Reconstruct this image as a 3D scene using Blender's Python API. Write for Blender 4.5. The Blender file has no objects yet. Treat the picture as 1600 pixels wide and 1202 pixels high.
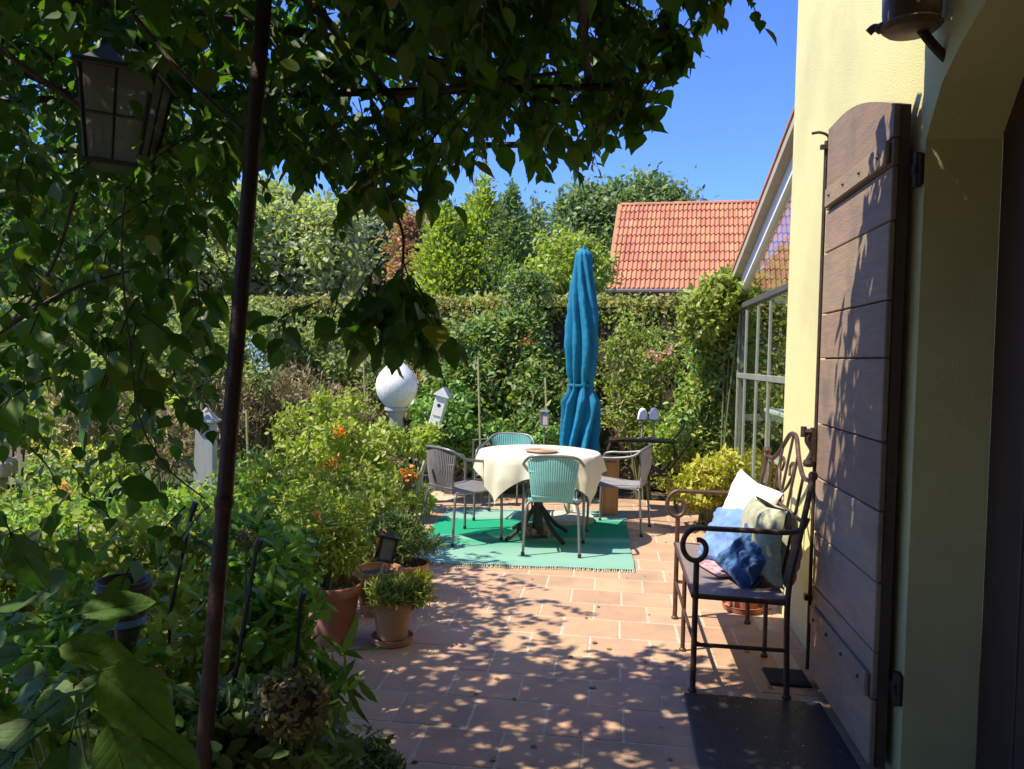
import bpy, math, random
import numpy as np
from mathutils import Vector, Matrix, Euler, noise
PI = math.pi
R = math.radians
random.seed(11)
RNG = np.random.default_rng(7)
S = bpy.context.scene
COL = S.collection

# ---------------------------------------------------------------- camera, sky, sun, exposure
CAM_MAT = (Matrix.Rotation(R(7.4), 3, 'Z') @ Matrix.Rotation(R(90 - 1.86), 3, 'X') @ Matrix.Rotation(R(1.35), 3, 'Z'))
CAM_LOC = Vector((0, 0, 1.5))
cd = bpy.data.cameras.new('camera')
cd.lens = 27.0
cd.sensor_width = 36.0
cd.clip_start = 0.02
cd.clip_end = 2000
cam = bpy.data.objects.new('camera', cd)
cam.matrix_world = Matrix.Translation(CAM_LOC) @ CAM_MAT.to_4x4()
COL.objects.link(cam)
S.camera = cam

SHIFT = Vector((0.62, 0.32))            # how far a shadow moves per metre of height
sun_dir = Vector((-SHIFT.x, -SHIFT.y, 1)).normalized()
w = bpy.data.worlds.new('World')
S.world = w
w.use_nodes = True
nt = w.node_tree
nt.nodes.clear()
sky = nt.nodes.new('ShaderNodeTexSky')
sky.sky_type = 'NISHITA'
sky.sun_disc = False
sky.sun_elevation = math.asin(sun_dir.z)
sky.sun_rotation = math.atan2(sun_dir.x, sun_dir.y)
sky.altitude = 300
sky.air_density = 1.0
sky.dust_density = 0.3
sky.ozone_density = 6.0
bg = nt.nodes.new('ShaderNodeBackground')
bg.inputs[1].default_value = 0.15
wo = nt.nodes.new('ShaderNodeOutputWorld')
tint = nt.nodes.new('ShaderNodeMixRGB')        # the deep blue of a dry late summer day
tint.blend_type = 'MULTIPLY'
tint.inputs[0].default_value = 1
tint.inputs[2].default_value = (.44, .565, .95, 1)
nt.links.new(sky.outputs[0], tint.inputs[1])
nt.links.new(tint.outputs[0], bg.inputs[0])
nt.links.new(bg.outputs[0], wo.inputs[0])
sl = bpy.data.lights.new('sun', 'SUN')
sl.energy = 3.75
sl.angle = R(0.53)
sl.color = (1.0, 0.915, 0.75)
so = bpy.data.objects.new('sun', sl)
so.rotation_euler = sun_dir.to_track_quat('Z', 'Y').to_euler()
COL.objects.link(so)
S.view_settings.view_transform = 'Standard'
S.view_settings.look = 'None'
S.view_settings.gamma = 1
S.view_settings.use_curve_mapping = False
S.view_settings.exposure = 1.12
S.render.engine = 'CYCLES'
S.cycles.max_bounces = 10
S.cycles.diffuse_bounces = 5
S.cycles.transmission_bounces = 6
S.cycles.transparent_max_bounces = 12
S.cycles.sample_clamp_indirect = 4


def ray(x, y):
    return CAM_MAT @ Vector((x - 800, -(y - 601), -1200.0))


def atY(x, y, Y):                       # a point of the photo at a depth of Y metres
    d = ray(x, y)
    return CAM_LOC + d * (Y / d.y)


def atZ(x, y, z=0.0):
    d = ray(x, y)
    return CAM_LOC + d * ((z - 1.5) / d.z)


def atX(x, y, X):
    d = ray(x, y)
    return CAM_LOC + d * (X / d.x)


# ---------------------------------------------------------------- naming helpers
def tag(o, label=None, cat=None, group=None, kind=None):
    if label: o['label'] = label
    if cat: o['category'] = cat
    if group: o['group'] = group
    if kind: o['kind'] = kind
    return o


def thing(name, label, cat, loc=(0, 0, 0), rz=0.0, group=None):
    o = bpy.data.objects.new(name, None)
    o.empty_display_size = 0.1
    COL.objects.link(o)
    o.location = loc
    o.rotation_euler = (0, 0, rz)
    return tag(o, label, cat, group)


def link(name, me, parent=None, loc=None, rot=None, scale=None):
    o = bpy.data.objects.new(name, me)
    COL.objects.link(o)
    if parent: o.parent = parent
    if loc is not None: o.location = loc
    if rot is not None: o.rotation_euler = rot
    if scale is not None: o.scale = scale if hasattr(scale, '__len__') else (scale,) * 3
    return o


def dup(root, loc, rz, label=None):
    m = {}
    r = root.copy()
    COL.objects.link(r)
    r.location = loc
    r.rotation_euler = (0, 0, rz)
    if label: r['label'] = label
    for ch in list(root.children):
        c = ch.copy(); COL.objects.link(c); c.parent = r
        for g in list(ch.children):
            d = g.copy(); COL.objects.link(d); d.parent = c
    return r


# ---------------------------------------------------------------- mesh builder
class MB:
    def __init__(s):
        s.v = []; s.f = []; s.m = []

    def add(s, vs, fs, mi=0):
        b = len(s.v)
        s.v.extend([tuple(p) for p in vs])
        s.f.extend([tuple(b + i for i in f) for f in fs])
        s.m.extend([mi] * len(fs))
        return s

    def box(s, c, d, M=None, mi=0, taper=1.0):
        hx, hy, hz = d[0] / 2, d[1] / 2, d[2] / 2
        vs = []
        for z, t in ((-hz, 1), (hz, taper)):
            for x, y in ((-hx, -hy), (hx, -hy), (hx, hy), (-hx, hy)):
                p = Vector((x * t, y * t, z))
                if M: p = M @ p
                vs.append(p + Vector(c))
        return s.add(vs, [(3, 2, 1, 0), (4, 5, 6, 7), (0, 1, 5, 4), (1, 2, 6, 5), (2, 3, 7, 6), (3, 0, 4, 7)], mi)

    def bbox(s, c, d, b=0.004, M=None, mi=0):          # box with chamfered edges
        hx, hy, hz = d[0] / 2, d[1] / 2, d[2] / 2
        b = min(b, hx * .9, hy * .9, hz * .9)
        rings = []
        for z, i in ((-hz, b), (-hz + b, 0), (hz - b, 0), (hz, b)):
            r = []
            for x, y in ((-1, -1), (1, -1), (1, 1), (-1, 1)):
                X = x * (hx - i); Y = y * (hy - i)
                if i == 0:
                    r += [(x * (hx - b), y * hy, z), (x * hx, y * (hy - b), z)] if x * y < 0 else [(x * hx, y * (hy - b), z), (x * (hx - b), y * hy, z)]
                else:
                    r += [(X, Y, z), (X, Y, z)]
            # order corners so that each ring runs around
            rings.append(r)
        vs = []
        for r in rings:
            q = []
            for k in range(4):
                a, c2 = r[2 * k], r[2 * k + 1]
                q += [a, c2]
            vs += q
        # fix winding by angle
        out = []
        for k in range(4):
            ring = vs[8 * k:8 * k + 8]
            ref = [(-hx, -hy + b), (-hx + b, -hy), (hx - b, -hy), (hx, -hy + b), (hx, hy - b), (hx - b, hy), (-hx + b, hy), (-hx, hy - b)]
            z = ring[0][2]
            if k in (0, 3):
                ref = [(math.copysign(hx - b, x), math.copysign(hy - b, y)) for x, y in ref]
            out += [Vector((x, y, z)) for x, y in ref]
        if M: out = [M @ p for p in out]
        out = [p + Vector(c) for p in out]
        fs = [(0, 6, 4, 2), (24, 26, 28, 30)]
        for k in range(3):
            for i in range(8):
                j = (i + 1) % 8
                f = (8 * k + i, 8 * k + j, 8 * k + 8 + j, 8 * k + 8 + i)
                fs.append(f)
        return s.add(out, fs, mi)

    def tube(s, pts, r, n=8, mi=0, cap=True, close=False):
        pts = [Vector(p) for p in pts]
        k = len(pts)
        rs = r if hasattr(r, '__len__') else [r] * k
        vs = []
        up = None
        for i, p in enumerate(pts):
            if close:
                t = pts[(i + 1) % k] - pts[i - 1]
            else:
                t = pts[min(i + 1, k - 1)] - pts[max(i - 1, 0)]
            if t.length < 1e-9: t = Vector((0, 0, 1))
            t.normalize()
            if up is None:
                a = Vector((0, 0, 1)) if abs(t.z) < .9 else Vector((1, 0, 0))
                up = (a - t * a.dot(t)).normalized()
            else:
                up = up - t * up.dot(t)
                up = up.normalized() if up.length > 1e-6 else t.orthogonal().normalized()
            sd = t.cross(up)
            for j in range(n):
                a = 2 * PI * j / n
                vs.append(p + (up * math.cos(a) + sd * math.sin(a)) * rs[i])
        fs = []
        for i in range(k if close else k - 1):
            i2 = (i + 1) % k
            for j in range(n):
                j2 = (j + 1) % n
                fs.append((i * n + j, i * n + j2, i2 * n + j2, i2 * n + j))
        if cap and not close:
            fs.append(tuple(reversed(range(n))))
            fs.append(tuple((k - 1) * n + j for j in range(n)))
        return s.add(vs, fs, mi)

    def lathe(s, prof, n=32, c=(0, 0, 0), mi=0, M=None, fold=None):
        vs = []; k = len(prof)
        for i, (r, z) in enumerate(prof):
            for j in range(n):
                a = 2 * PI * j / n
                rr = r * (fold(a, z) if fold else 1)
                p = Vector((rr * math.cos(a), rr * math.sin(a), z))
                if M: p = M @ p
                vs.append(p + Vector(c))
        fs = []
        for i in range(k - 1):
            for j in range(n):
                j2 = (j + 1) % n
                fs.append((i * n + j, i * n + j2, (i + 1) * n + j2, (i + 1) * n + j))
        if prof[0][0] > 1e-4: fs.append(tuple(reversed(range(n))))
        if prof[-1][0] > 1e-4: fs.append(tuple((k - 1) * n + j for j in range(n)))
        return s.add(vs, fs, mi)

    def grid(s, fn, nu, nv, mi=0, closeu=False):
        vs = [fn(i / (nu if closeu else nu - 1), j / (nv - 1)) for j in range(nv) for i in range(nu)]
        fs = []
        for j in range(nv - 1):
            for i in range(nu if closeu else nu - 1):
                i2 = (i + 1) % nu
                fs.append((j * nu + i, j * nu + i2, (j + 1) * nu + i2, (j + 1) * nu + i))
        return s.add(vs, fs, mi)

    def prism(s, poly, axis, a, b, mi=0):              # polygon (u, v) swept along an axis from a to b
        def P3(u, v, t):
            return {'x': (t, u, v), 'y': (u, t, v), 'z': (u, v, t)}[axis]
        n = len(poly)
        vs = [P3(u, v, a) for u, v in poly] + [P3(u, v, b) for u, v in poly]
        fs = [tuple(reversed(range(n))), tuple(range(n, 2 * n))]
        fs += [(i, (i + 1) % n, n + (i + 1) % n, n + i) for i in range(n)]
        return s.add(vs, fs, mi)

    def mesh(s, name, mats, smooth=False, fix=True):
        me = bpy.data.meshes.new(name)
        me.from_pydata(s.v, [], s.f)
        for m in (mats if isinstance(mats, (list, tuple)) else [mats]):
            me.materials.append(m)
        me.polygons.foreach_set('material_index', s.m)
        if fix:
            import bmesh
            bm = bmesh.new(); bm.from_mesh(me)
            bmesh.ops.remove_doubles(bm, verts=bm.verts, dist=1e-6)
            bmesh.ops.recalc_face_normals(bm, faces=bm.faces)
            bm.to_mesh(me); bm.free()
        if smooth:
            me.polygons.foreach_set('use_smooth', [True] * len(me.polygons))
            try: me.set_sharp_from_angle(angle=R(smooth if smooth is not True else 50))
            except Exception: pass
        me.update()
        return me

    def build(s, name, mats, parent=None, smooth=False, fix=True, loc=None, rot=None):
        return link(name, s.mesh(name, mats, smooth, fix), parent, loc, rot)


def curve(pts, n=24):                   # Catmull-Rom through points
    P = [Vector(p) for p in pts]
    P = [P[0] * 2 - P[1]] + P + [P[-1] * 2 - P[-2]]
    out = []
    seg = len(P) - 3
    for i in range(seg):
        for k in range(n // seg + 1):
            t = k / (n // seg + 1)
            a, b, c, d = P[i:i + 4]
            out.append(0.5 * ((2 * b) + (c - a) * t + (2 * a - 5 * b + 4 * c - d) * t * t + (3 * b - a - 3 * c + d) * t ** 3))
    out.append(P[-2])
    return out


# ---------------------------------------------------------------- materials
def nodes(name):
    m = bpy.data.materials.new(name)
    m.use_nodes = True
    n = m.node_tree.nodes
    l = m.node_tree.links
    return m, n, l, n['Principled BSDF'], n['Material Output']


def ramp(n, cols, mode='LINEAR'):
    r = n.new('ShaderNodeValToRGB')
    r.color_ramp.interpolation = mode
    e = r.color_ramp.elements
    while len(e) < len(cols): e.new(0.5)
    for i, c in enumerate(cols):
        if len(c) == 4: e[i].position = c[3]
        else: e[i].position = i / (len(cols) - 1)
        e[i].color = (*c[:3], 1)
    return r


def mat(name, c1, c2=None, rough=0.6, scale=8, bump=0.0, bscale=40, metal=0.0, stretch=None, per_obj=0.0, spec=None, sheen=0.0, detail=6, dirt=None, coord='pos', trans=0.0):
    m, n, l, p, out = nodes(name)
    c2 = c2 or tuple(x * .8 for x in c1)
    if coord == 'pos':
        g = n.new('ShaderNodeNewGeometry'); vec = g.outputs['Position']
    else:
        g = n.new('ShaderNodeTexCoord'); vec = g.outputs['Object']
    if stretch:
        mp = n.new('ShaderNodeMapping'); mp.inputs['Scale'].default_value = stretch
        l.new(vec, mp.inputs[0]); vec = mp.outputs[0]
    no = n.new('ShaderNodeTexNoise'); no.inputs['Scale'].default_value = scale; no.inputs['Detail'].default_value = detail
    no.inputs['Roughness'].default_value = 0.65
    l.new(vec, no.inputs['Vector'])
    r = ramp(n, [(*c1, .32), (*c2, .68)])
    l.new(no.outputs['Fac'], r.inputs[0])
    colr = r.outputs[0]
    if dirt:
        d2 = n.new('ShaderNodeTexNoise'); d2.inputs['Scale'].default_value = dirt[1]; d2.inputs['Detail'].default_value = 8
        l.new(g.outputs[0] if coord == 'pos' else g.outputs['Object'], d2.inputs['Vector'])
        rr = ramp(n, [(0, 0, 0, .5), (1, 1, 1, .72)])
        l.new(d2.outputs['Fac'], rr.inputs[0])
        mx = n.new('ShaderNodeMixRGB'); mx.inputs[2].default_value = (*dirt[0], 1)
        ml = n.new('ShaderNodeMath'); ml.operation = 'MULTIPLY'; ml.inputs[1].default_value = dirt[2]
        l.new(rr.outputs[0], ml.inputs[0]); l.new(ml.outputs[0], mx.inputs[0]); l.new(colr, mx.inputs[1])
        colr = mx.outputs[0]
    if per_obj:
        oi = n.new('ShaderNodeObjectInfo')
        hs = n.new('ShaderNodeHueSaturation')
        a = n.new('ShaderNodeMapRange'); a.inputs[3].default_value = 1 - per_obj; a.inputs[4].default_value = 1 + per_obj
        l.new(oi.outputs['Random'], a.inputs[0]); l.new(a.outputs[0], hs.inputs['Value'])
        b = n.new('ShaderNodeMapRange'); b.inputs[3].default_value = .5 - per_obj * .06; b.inputs[4].default_value = .5 + per_obj * .06
        mm = n.new('ShaderNodeMath'); mm.operation = 'FRACT'
        m3 = n.new('ShaderNodeMath'); m3.operation = 'MULTIPLY'; m3.inputs[1].default_value = 7.13
        l.new(oi.outputs['Random'], m3.inputs[0]); l.new(m3.outputs[0], mm.inputs[0]); l.new(mm.outputs[0], b.inputs[0]); l.new(b.outputs[0], hs.inputs['Hue'])
        l.new(colr, hs.inputs['Color']); colr = hs.outputs[0]
    l.new(colr, p.inputs['Base Color'])
    p.inputs['Roughness'].default_value = rough
    p.inputs['Metallic'].default_value = metal
    if spec is not None: p.inputs['Specular IOR Level'].default_value = spec
    if sheen: p.inputs['Sheen Weight'].default_value = sheen
    if bump:
        bn = n.new('ShaderNodeTexNoise'); bn.inputs['Scale'].default_value = bscale; bn.inputs['Detail'].default_value = 5
        l.new(vec, bn.inputs['Vector'])
        bb = n.new('ShaderNodeBump'); bb.inputs['Strength'].default_value = bump; bb.inputs['Distance'].default_value = 0.01
        l.new(bn.outputs['Fac'], bb.inputs['Height']); l.new(bb.outputs[0], p.inputs['Normal'])
    if trans:
        tr = n.new('ShaderNodeBsdfTranslucent'); l.new(colr, tr.inputs[0])
        ms = n.new('ShaderNodeMixShader'); ms.inputs[0].default_value = trans
        l.new(p.outputs[0], ms.inputs[1]); l.new(tr.outputs[0], ms.inputs[2]); l.new(ms.outputs[0], out.inputs[0])
    return m


def leafmat(name, cols, trans=0.35, rough=0.45, tint=(1.25, 1.45, .45), obj_rand=False, veins=False):
    m, n, l, p, out = nodes(name)
    if obj_rand:
        oi = n.new('ShaderNodeObjectInfo'); src = oi.outputs['Random']
    else:
        g = n.new('ShaderNodeNewGeometry'); src = g.outputs['Random Per Island']
    r = ramp(n, cols)
    l.new(src, r.inputs[0])
    # slow colour drift over the plant, as growth differs from branch to branch
    g2 = n.new('ShaderNodeNewGeometry')
    no = n.new('ShaderNodeTexNoise'); no.inputs['Scale'].default_value = 1.7; no.inputs['Detail'].default_value = 3
    l.new(g2.outputs['Position'], no.inputs['Vector'])
    hs = n.new('ShaderNodeHueSaturation')
    a = n.new('ShaderNodeMapRange'); a.inputs[1].default_value = .3; a.inputs[2].default_value = .7; a.inputs[3].default_value = .78; a.inputs[4].default_value = 1.25
    l.new(no.outputs['Fac'], a.inputs[0]); l.new(a.outputs[0], hs.inputs['Value']); l.new(r.outputs[0], hs.inputs['Color'])
    col = hs.outputs[0]
    if veins:
        tc = n.new('ShaderNodeTexCoord')
        wv = n.new('ShaderNodeTexNoise'); wv.inputs['Scale'].default_value = 9
        l.new(tc.outputs['Object'], wv.inputs['Vector'])
        mx = n.new('ShaderNodeMixRGB'); mx.blend_type = 'MULTIPLY'; mx.inputs[0].default_value = .5
        rr = ramp(n, [(.6, .6, .5, .35), (1.2, 1.2, 1.1, .65)])
        l.new(wv.outputs['Fac'], rr.inputs[0]); l.new(col, mx.inputs[1]); l.new(rr.outputs[0], mx.inputs[2])
        col = mx.outputs[0]
    l.new(col, p.inputs['Base Color'])
    p.inputs['Roughness'].default_value = rough
    p.inputs['Specular IOR Level'].default_value = .35
    tr = n.new('ShaderNodeBsdfTranslucent')
    mt = n.new('ShaderNodeMixRGB'); mt.blend_type = 'MULTIPLY'; mt.inputs[0].default_value = 1; mt.inputs[2].default_value = (*tint, 1)
    l.new(col, mt.inputs[1]); l.new(mt.outputs[0], tr.inputs[0])
    ms = n.new('ShaderNodeMixShader'); ms.inputs[0].default_value = trans
    l.new(p.outputs[0], ms.inputs[1]); l.new(tr.outputs[0], ms.inputs[2]); l.new(ms.outputs[0], out.inputs[0])
    return m


# ---------------------------------------------------------------- leaves (numpy)
def tmpl(kind):
    if kind == 'simple':                # two folded quads, about 2:1
        v = [(0, 0, 0), (-.26, .32, .07), (-.2, .72, .05), (0, 1, -.04), (.2, .72, .05), (.26, .32, .07)]
        f = [(0, 3, 2, 1), (0, 5, 4, 3)]
    elif kind == 'lance':
        v = [(0, 0, 0), (-.1, .35, .03), (-.08, .7, .0), (0, 1, -.12), (.08, .7, .0), (.1, .35, .03)]
        f = [(0, 3, 2, 1), (0, 5, 4, 3)]
    elif kind == 'oval':                # vine leaflet, pointed tip, folded and drooping
        v = [(0, 0, 0), (-.24, .12, .05), (-.37, .38, .07), (-.28, .66, .03), (-.1, .86, -.05), (0, 1.06, -.14),
             (.1, .86, -.05), (.28, .66, .03), (.37, .38, .07), (.24, .12, .05), (0, .4, -.0), (0, .75, -.05)]
        f = [(0, 10, 2, 1), (10, 11, 3, 2), (11, 5, 4, 3), (0, 9, 8, 10), (10, 8, 7, 11), (11, 7, 6, 5)]
    elif kind == 'blade':
        v = [(-.02, 0, 0), (.02, 0, 0), (.016, .5, .04), (-.016, .5, .04), (0, 1, .2)]
        f = [(0, 1, 2, 3), (3, 2, 4)]
    elif kind == 'lobed':               # broad vine leaf with five lobes
        v = [(0, 0, 0), (-.22, -.1, .03), (-.5, .15, .08), (-.33, .3, .05), (-.52, .6, .0), (-.2, .62, .03), (0, 1, -.15),
             (.2, .62, .03), (.52, .6, .0), (.33, .3, .05), (.5, .15, .08), (.22, -.1, .03), (0, .35, 0)]
        f = [(0, 12, 2, 1), (12, 5, 4, 3), (12, 3, 2), (12, 6, 5), (0, 11, 10, 12), (12, 9, 8, 7), (12, 10, 9), (12, 7, 6)]
    return np.array(v, float), f


def frames(dirs, nrm):
    Y = dirs / (np.linalg.norm(dirs, axis=1, keepdims=True) + 1e-9)
    X = np.cross(Y, nrm); X /= (np.linalg.norm(X, axis=1, keepdims=True) + 1e-9)
    Z = np.cross(X, Y)
    return X, Y, Z


def leaf_mesh(name, pts, dirs, nrm, sizes, kind, mats, mi=None):
    T, F = tmpl(kind)
    N = len(pts)
    X, Y, Z = frames(dirs, nrm)
    s = sizes[:, None, None]
    wf = (.8 + .4 * RNG.random(N))[:, None, None]            # each leaf has its own width, curl and sideways bend
    cf = (.2 + 1.9 * RNG.random(N))[:, None, None]
    bf = (.22 * RNG.normal(size=N))[:, None, None]
    TX = T[None, :, 0:1] * wf + bf * T[None, :, 1:2] ** 2
    V = pts[:, None, :] + s * (TX * X[:, None, :] + T[None, :, 1:2] * Y[:, None, :] + T[None, :, 2:3] * cf * Z[:, None, :])
    V = V.reshape(-1, 3)
    nv = len(T)
    loops = []; starts = []; c = 0
    for f in F:
        starts.append(c); loops += list(f); c += len(f)
    L = (np.array(loops)[None, :] + (np.arange(N) * nv)[:, None]).reshape(-1)
    St = (np.array(starts)[None, :] + (np.arange(N) * c)[:, None]).reshape(-1)
    me = bpy.data.meshes.new(name)
    me.vertices.add(len(V)); me.vertices.foreach_set('co', V.astype(np.float32).reshape(-1))
    me.loops.add(len(L)); me.loops.foreach_set('vertex_index', L.astype(np.int32))
    me.polygons.add(len(St)); me.polygons.foreach_set('loop_start', St.astype(np.int32))
    mats = mats if isinstance(mats, (list, tuple)) else [mats]
    for m in mats: me.materials.append(m)
    if mi is not None:
        me.polygons.foreach_set('material_index', np.repeat(mi, len(F)).astype(np.int32))
    me.update(calc_edges=True)
    me.validate()
    return me


def rnd_dirs(N, up=0.0, rng=RNG):
    d = rng.normal(size=(N, 3)); d[:, 2] += up
    return d / (np.linalg.norm(d, axis=1, keepdims=True) + 1e-9)


def leaves(name, pts, size, kind, m, parent=None, up=.7, droop=0.0, var=.35, mi=None, outward=None):
    N = len(pts)
    n = rnd_dirs(N, up)
    if outward is not None: n = n + outward * .8
    d = rnd_dirs(N, -droop)
    sz = size * (1 + var * (RNG.random(N) * 2 - 1))
    o = link(name, leaf_mesh(name, pts, d, n, sz, kind, m, mi), parent)
    o['kind'] = 'stuff'
    return o


def clumps(lobes, per_area=26, leaf_n=70, clump_r=.28, inner=.35):
    """points of leaves gathered in clumps over the shells of a crown's lobes"""
    P = []; O = []
    for (c, r) in lobes:
        c = np.array(c, float); r = np.array(r, float)
        area = 4 * PI * ((r[0] * r[1]) ** 1.6 + (r[0] * r[2]) ** 1.6 + (r[1] * r[2]) ** 1.6) ** (1 / 1.6) / 3 ** (1 / 1.6)
        k = max(6, int(area * per_area))
        d = rnd_dirs(k)
        rad = 1 - inner * RNG.random(k) ** 1.6 + .1 * RNG.normal(size=k) * .6
        cc = c + d * r * rad[:, None]
        for q, dd in zip(cc, d):
            nn = int(leaf_n * (0.5 + RNG.random()))
            cr = clump_r * (.6 + .8 * RNG.random())
            P.append(q + RNG.normal(size=(nn, 3)) * cr * np.array([.5, .5, .38]))
            O.append(np.repeat(dd[None], nn, 0))
    return np.concatenate(P), np.concatenate(O)

# ================================================================ MATERIALS
M_tile = mat('terracotta_tile', (.52, .325, .20), (.44, .27, .165), rough=.75, scale=5, bump=.2, bscale=60, per_obj=.10, dirt=((.24, .18, .135), 2.6, .6))
M_mortar = mat('mortar', (.58, .48, .36), (.42, .33, .24), rough=.95, scale=14, bump=.4)
M_soil = mat('soil', (.07, .048, .03), (.12, .085, .05), rough=1, scale=9, bump=.8, bscale=30)
M_stucco = mat('yellow_render', (.70, .645, .30), (.655, .60, .275), rough=.95, scale=3, bump=.38, bscale=170, dirt=((.42, .37, .2), 1.1, .5))
M_wood = mat('weathered_wood', (.39, .245, .145), (.25, .19, .14), rough=.75, scale=7, bump=.35, bscale=42, stretch=(6, .7, 8), per_obj=.2, dirt=((.15, .115, .095), 4, .6))
M_wood_edge = mat('dark_wood_edge', (.10, .06, .04), (.06, .04, .03), rough=.8, scale=12, bump=.3)
M_door = mat('dark_door', (.075, .04, .03), (.045, .025, .02), rough=.5, scale=5, stretch=(1, 6, 1))
M_iron = mat('dark_iron', (.045, .032, .028), (.09, .06, .045), rough=.55, scale=30, metal=.5, bump=.15)
M_rust = mat('rusty_steel', (.06, .028, .022), (.03, .018, .015), rough=.55, scale=22, metal=.5, bump=.3, bscale=90)
M_bench = mat('bench_iron', (.14, .075, .05), (.07, .04, .03), rough=.5, scale=25, metal=.4, bump=.15)
M_black = mat('black_iron', (.02, .02, .02), (.035, .03, .03), rough=.5, scale=20)
M_rooftile = mat('roof_tile', (.50, .205, .10), (.43, .165, .08), rough=.8, scale=1.5, per_obj=.13, bump=.1, dirt=((.26, .19, .12), 5, .35))
M_gutter = mat('gutter', (.14, .10, .09), (.10, .08, .07), rough=.6)
M_whitepaint = mat('white_paint', (.78, .76, .70), (.70, .68, .62), rough=.5, scale=6)
M_beige = mat('beige_soffit', (.45, .38, .27), (.36, .30, .21), rough=.8, scale=6, bump=.2)
M_grayframe = mat('grey_green_frame', (.27, .28, .22), (.20, .21, .17), rough=.5, scale=6)
M_darkframe = mat('dark_transom', (.10, .09, .07), (.07, .065, .05), rough=.6)
M_terra = mat('terracotta_pot', (.50, .20, .10), (.42, .16, .085), rough=.8, scale=7, bump=.15, dirt=((.6, .45, .35), 9, .4))
M_terra2 = mat('beige_clay_pot', (.52, .31, .17), (.45, .26, .14), rough=.8, scale=7, bump=.15, dirt=((.4, .3, .2), 9, .3))
M_potsoil = mat('potting_soil', (.05, .035, .025), (.09, .06, .04), rough=1, scale=40, bump=.8)
M_bark = mat('bark', (.10, .075, .055), (.055, .042, .032), rough=.9, scale=18, bump=.6, stretch=(1, 1, .3))
M_stem = mat('green_stem', (.12, .16, .05), (.16, .13, .07), rough=.7, scale=9)
M_whitecloth = mat('cream_tablecloth', (.82, .77, .60), (.77, .71, .53), rough=.85, scale=3, bump=.15, bscale=200, trans=.25)
M_tealcloth = mat('blue_parasol_fabric', (.002, .22, .37), (.001, .15, .27), rough=.8, scale=3, bump=.1, bscale=150, trans=.12)
M_teal = mat('turquoise_cord', (.27, .58, .54), (.21, .50, .47), rough=.5, scale=12)
M_grey = mat('grey_cord', (.24, .23, .235), (.17, .16, .165), rough=.6, scale=12)
M_greyp = mat('light_grey_sling', (.36, .36, .39), (.30, .30, .33), rough=.6, scale=12)
M_tube = mat('painted_tube', (.17, .17, .165), (.22, .22, .21), rough=.4, scale=12, metal=.4)
M_mat = mat('black_doormat', (.018, .019, .026), (.035, .035, .045), rough=1, scale=60, bump=1.0, bscale=260, dirt=((.10, .09, .085), 14, .25))
M_white = mat('white_ceramic', (.80, .79, .76), (.72, .71, .68), rough=.35, scale=5)
M_paper = mat('white_ribbed', (.80, .80, .79), (.70, .70, .70), rough=.6, scale=60, stretch=(1, 1, .12), bump=.5, bscale=80, dirt=((.36, .36, .31), 9, .45))
M_stonegrey = mat('grey_post', (.42, .41, .38), (.33, .33, .31), rough=.8, scale=6, bump=.15)
M_greywhite = mat('grey_white_wood', (.50, .50, .47), (.40, .40, .38), rough=.7, scale=10, stretch=(3, 3, .5))
M_orangewood = mat('orange_wood', (.58, .26, .09), (.48, .20, .07), rough=.6, scale=6, stretch=(4, 4, .6))
M_pinkstone = mat('pinkish_driftwood', (.42, .27, .21), (.28, .17, .13), rough=.85, scale=12, bump=.4)
M_plate = mat('straw_plate', (.46, .30, .20), (.38, .24, .16), rough=.7, scale=30)
M_concrete = mat('pale_concrete', (.50, .50, .38), (.42, .42, .32), rough=.85, scale=12, bump=.2)
M_pumpkin = mat('orange_fruit', (.72, .22, .02), (.6, .15, .02), rough=.45, scale=8)
M_cushW = mat('white_cushion', (.78, .76, .70), (.70, .68, .60), rough=.9, scale=6, bump=.3, bscale=60, sheen=.2)
M_cushB = mat('light_blue_cushion', (.20, .32, .58), (.10, .20, .44), rough=.9, scale=14, bump=.3, bscale=50, sheen=.2)
M_cushN = mat('navy_cushion', (.035, .09, .22), (.05, .14, .30), rough=.9, scale=12, bump=.4, bscale=50, sheen=.2)
M_cushO = mat('olive_cushion', (.52, .50, .34), (.22, .23, .14), rough=.9, scale=9, bump=.3, bscale=60, sheen=.2)
M_seat = mat('slate_seat', (.26, .205, .18), (.18, .14, .13), rough=.6, scale=6)
M_magazine = mat('magazine_cover', (.62, .55, .50), (.40, .14, .20), rough=.35, scale=16)
M_coneplanter = mat('dark_wicker', (.05, .045, .045), (.085, .075, .07), rough=.6, scale=30, bump=.3)
M_bamboo = mat('bamboo', (.42, .38, .18), (.32, .30, .13), rough=.5, scale=8)
M_pinkpath = mat('pale_pink_stone', (.62, .50, .47), (.52, .42, .38), rough=.85, scale=5, bump=.2)
M_cream = mat('cream_wall', (.68, .58, .42), (.6, .5, .36), rough=.9)


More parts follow.
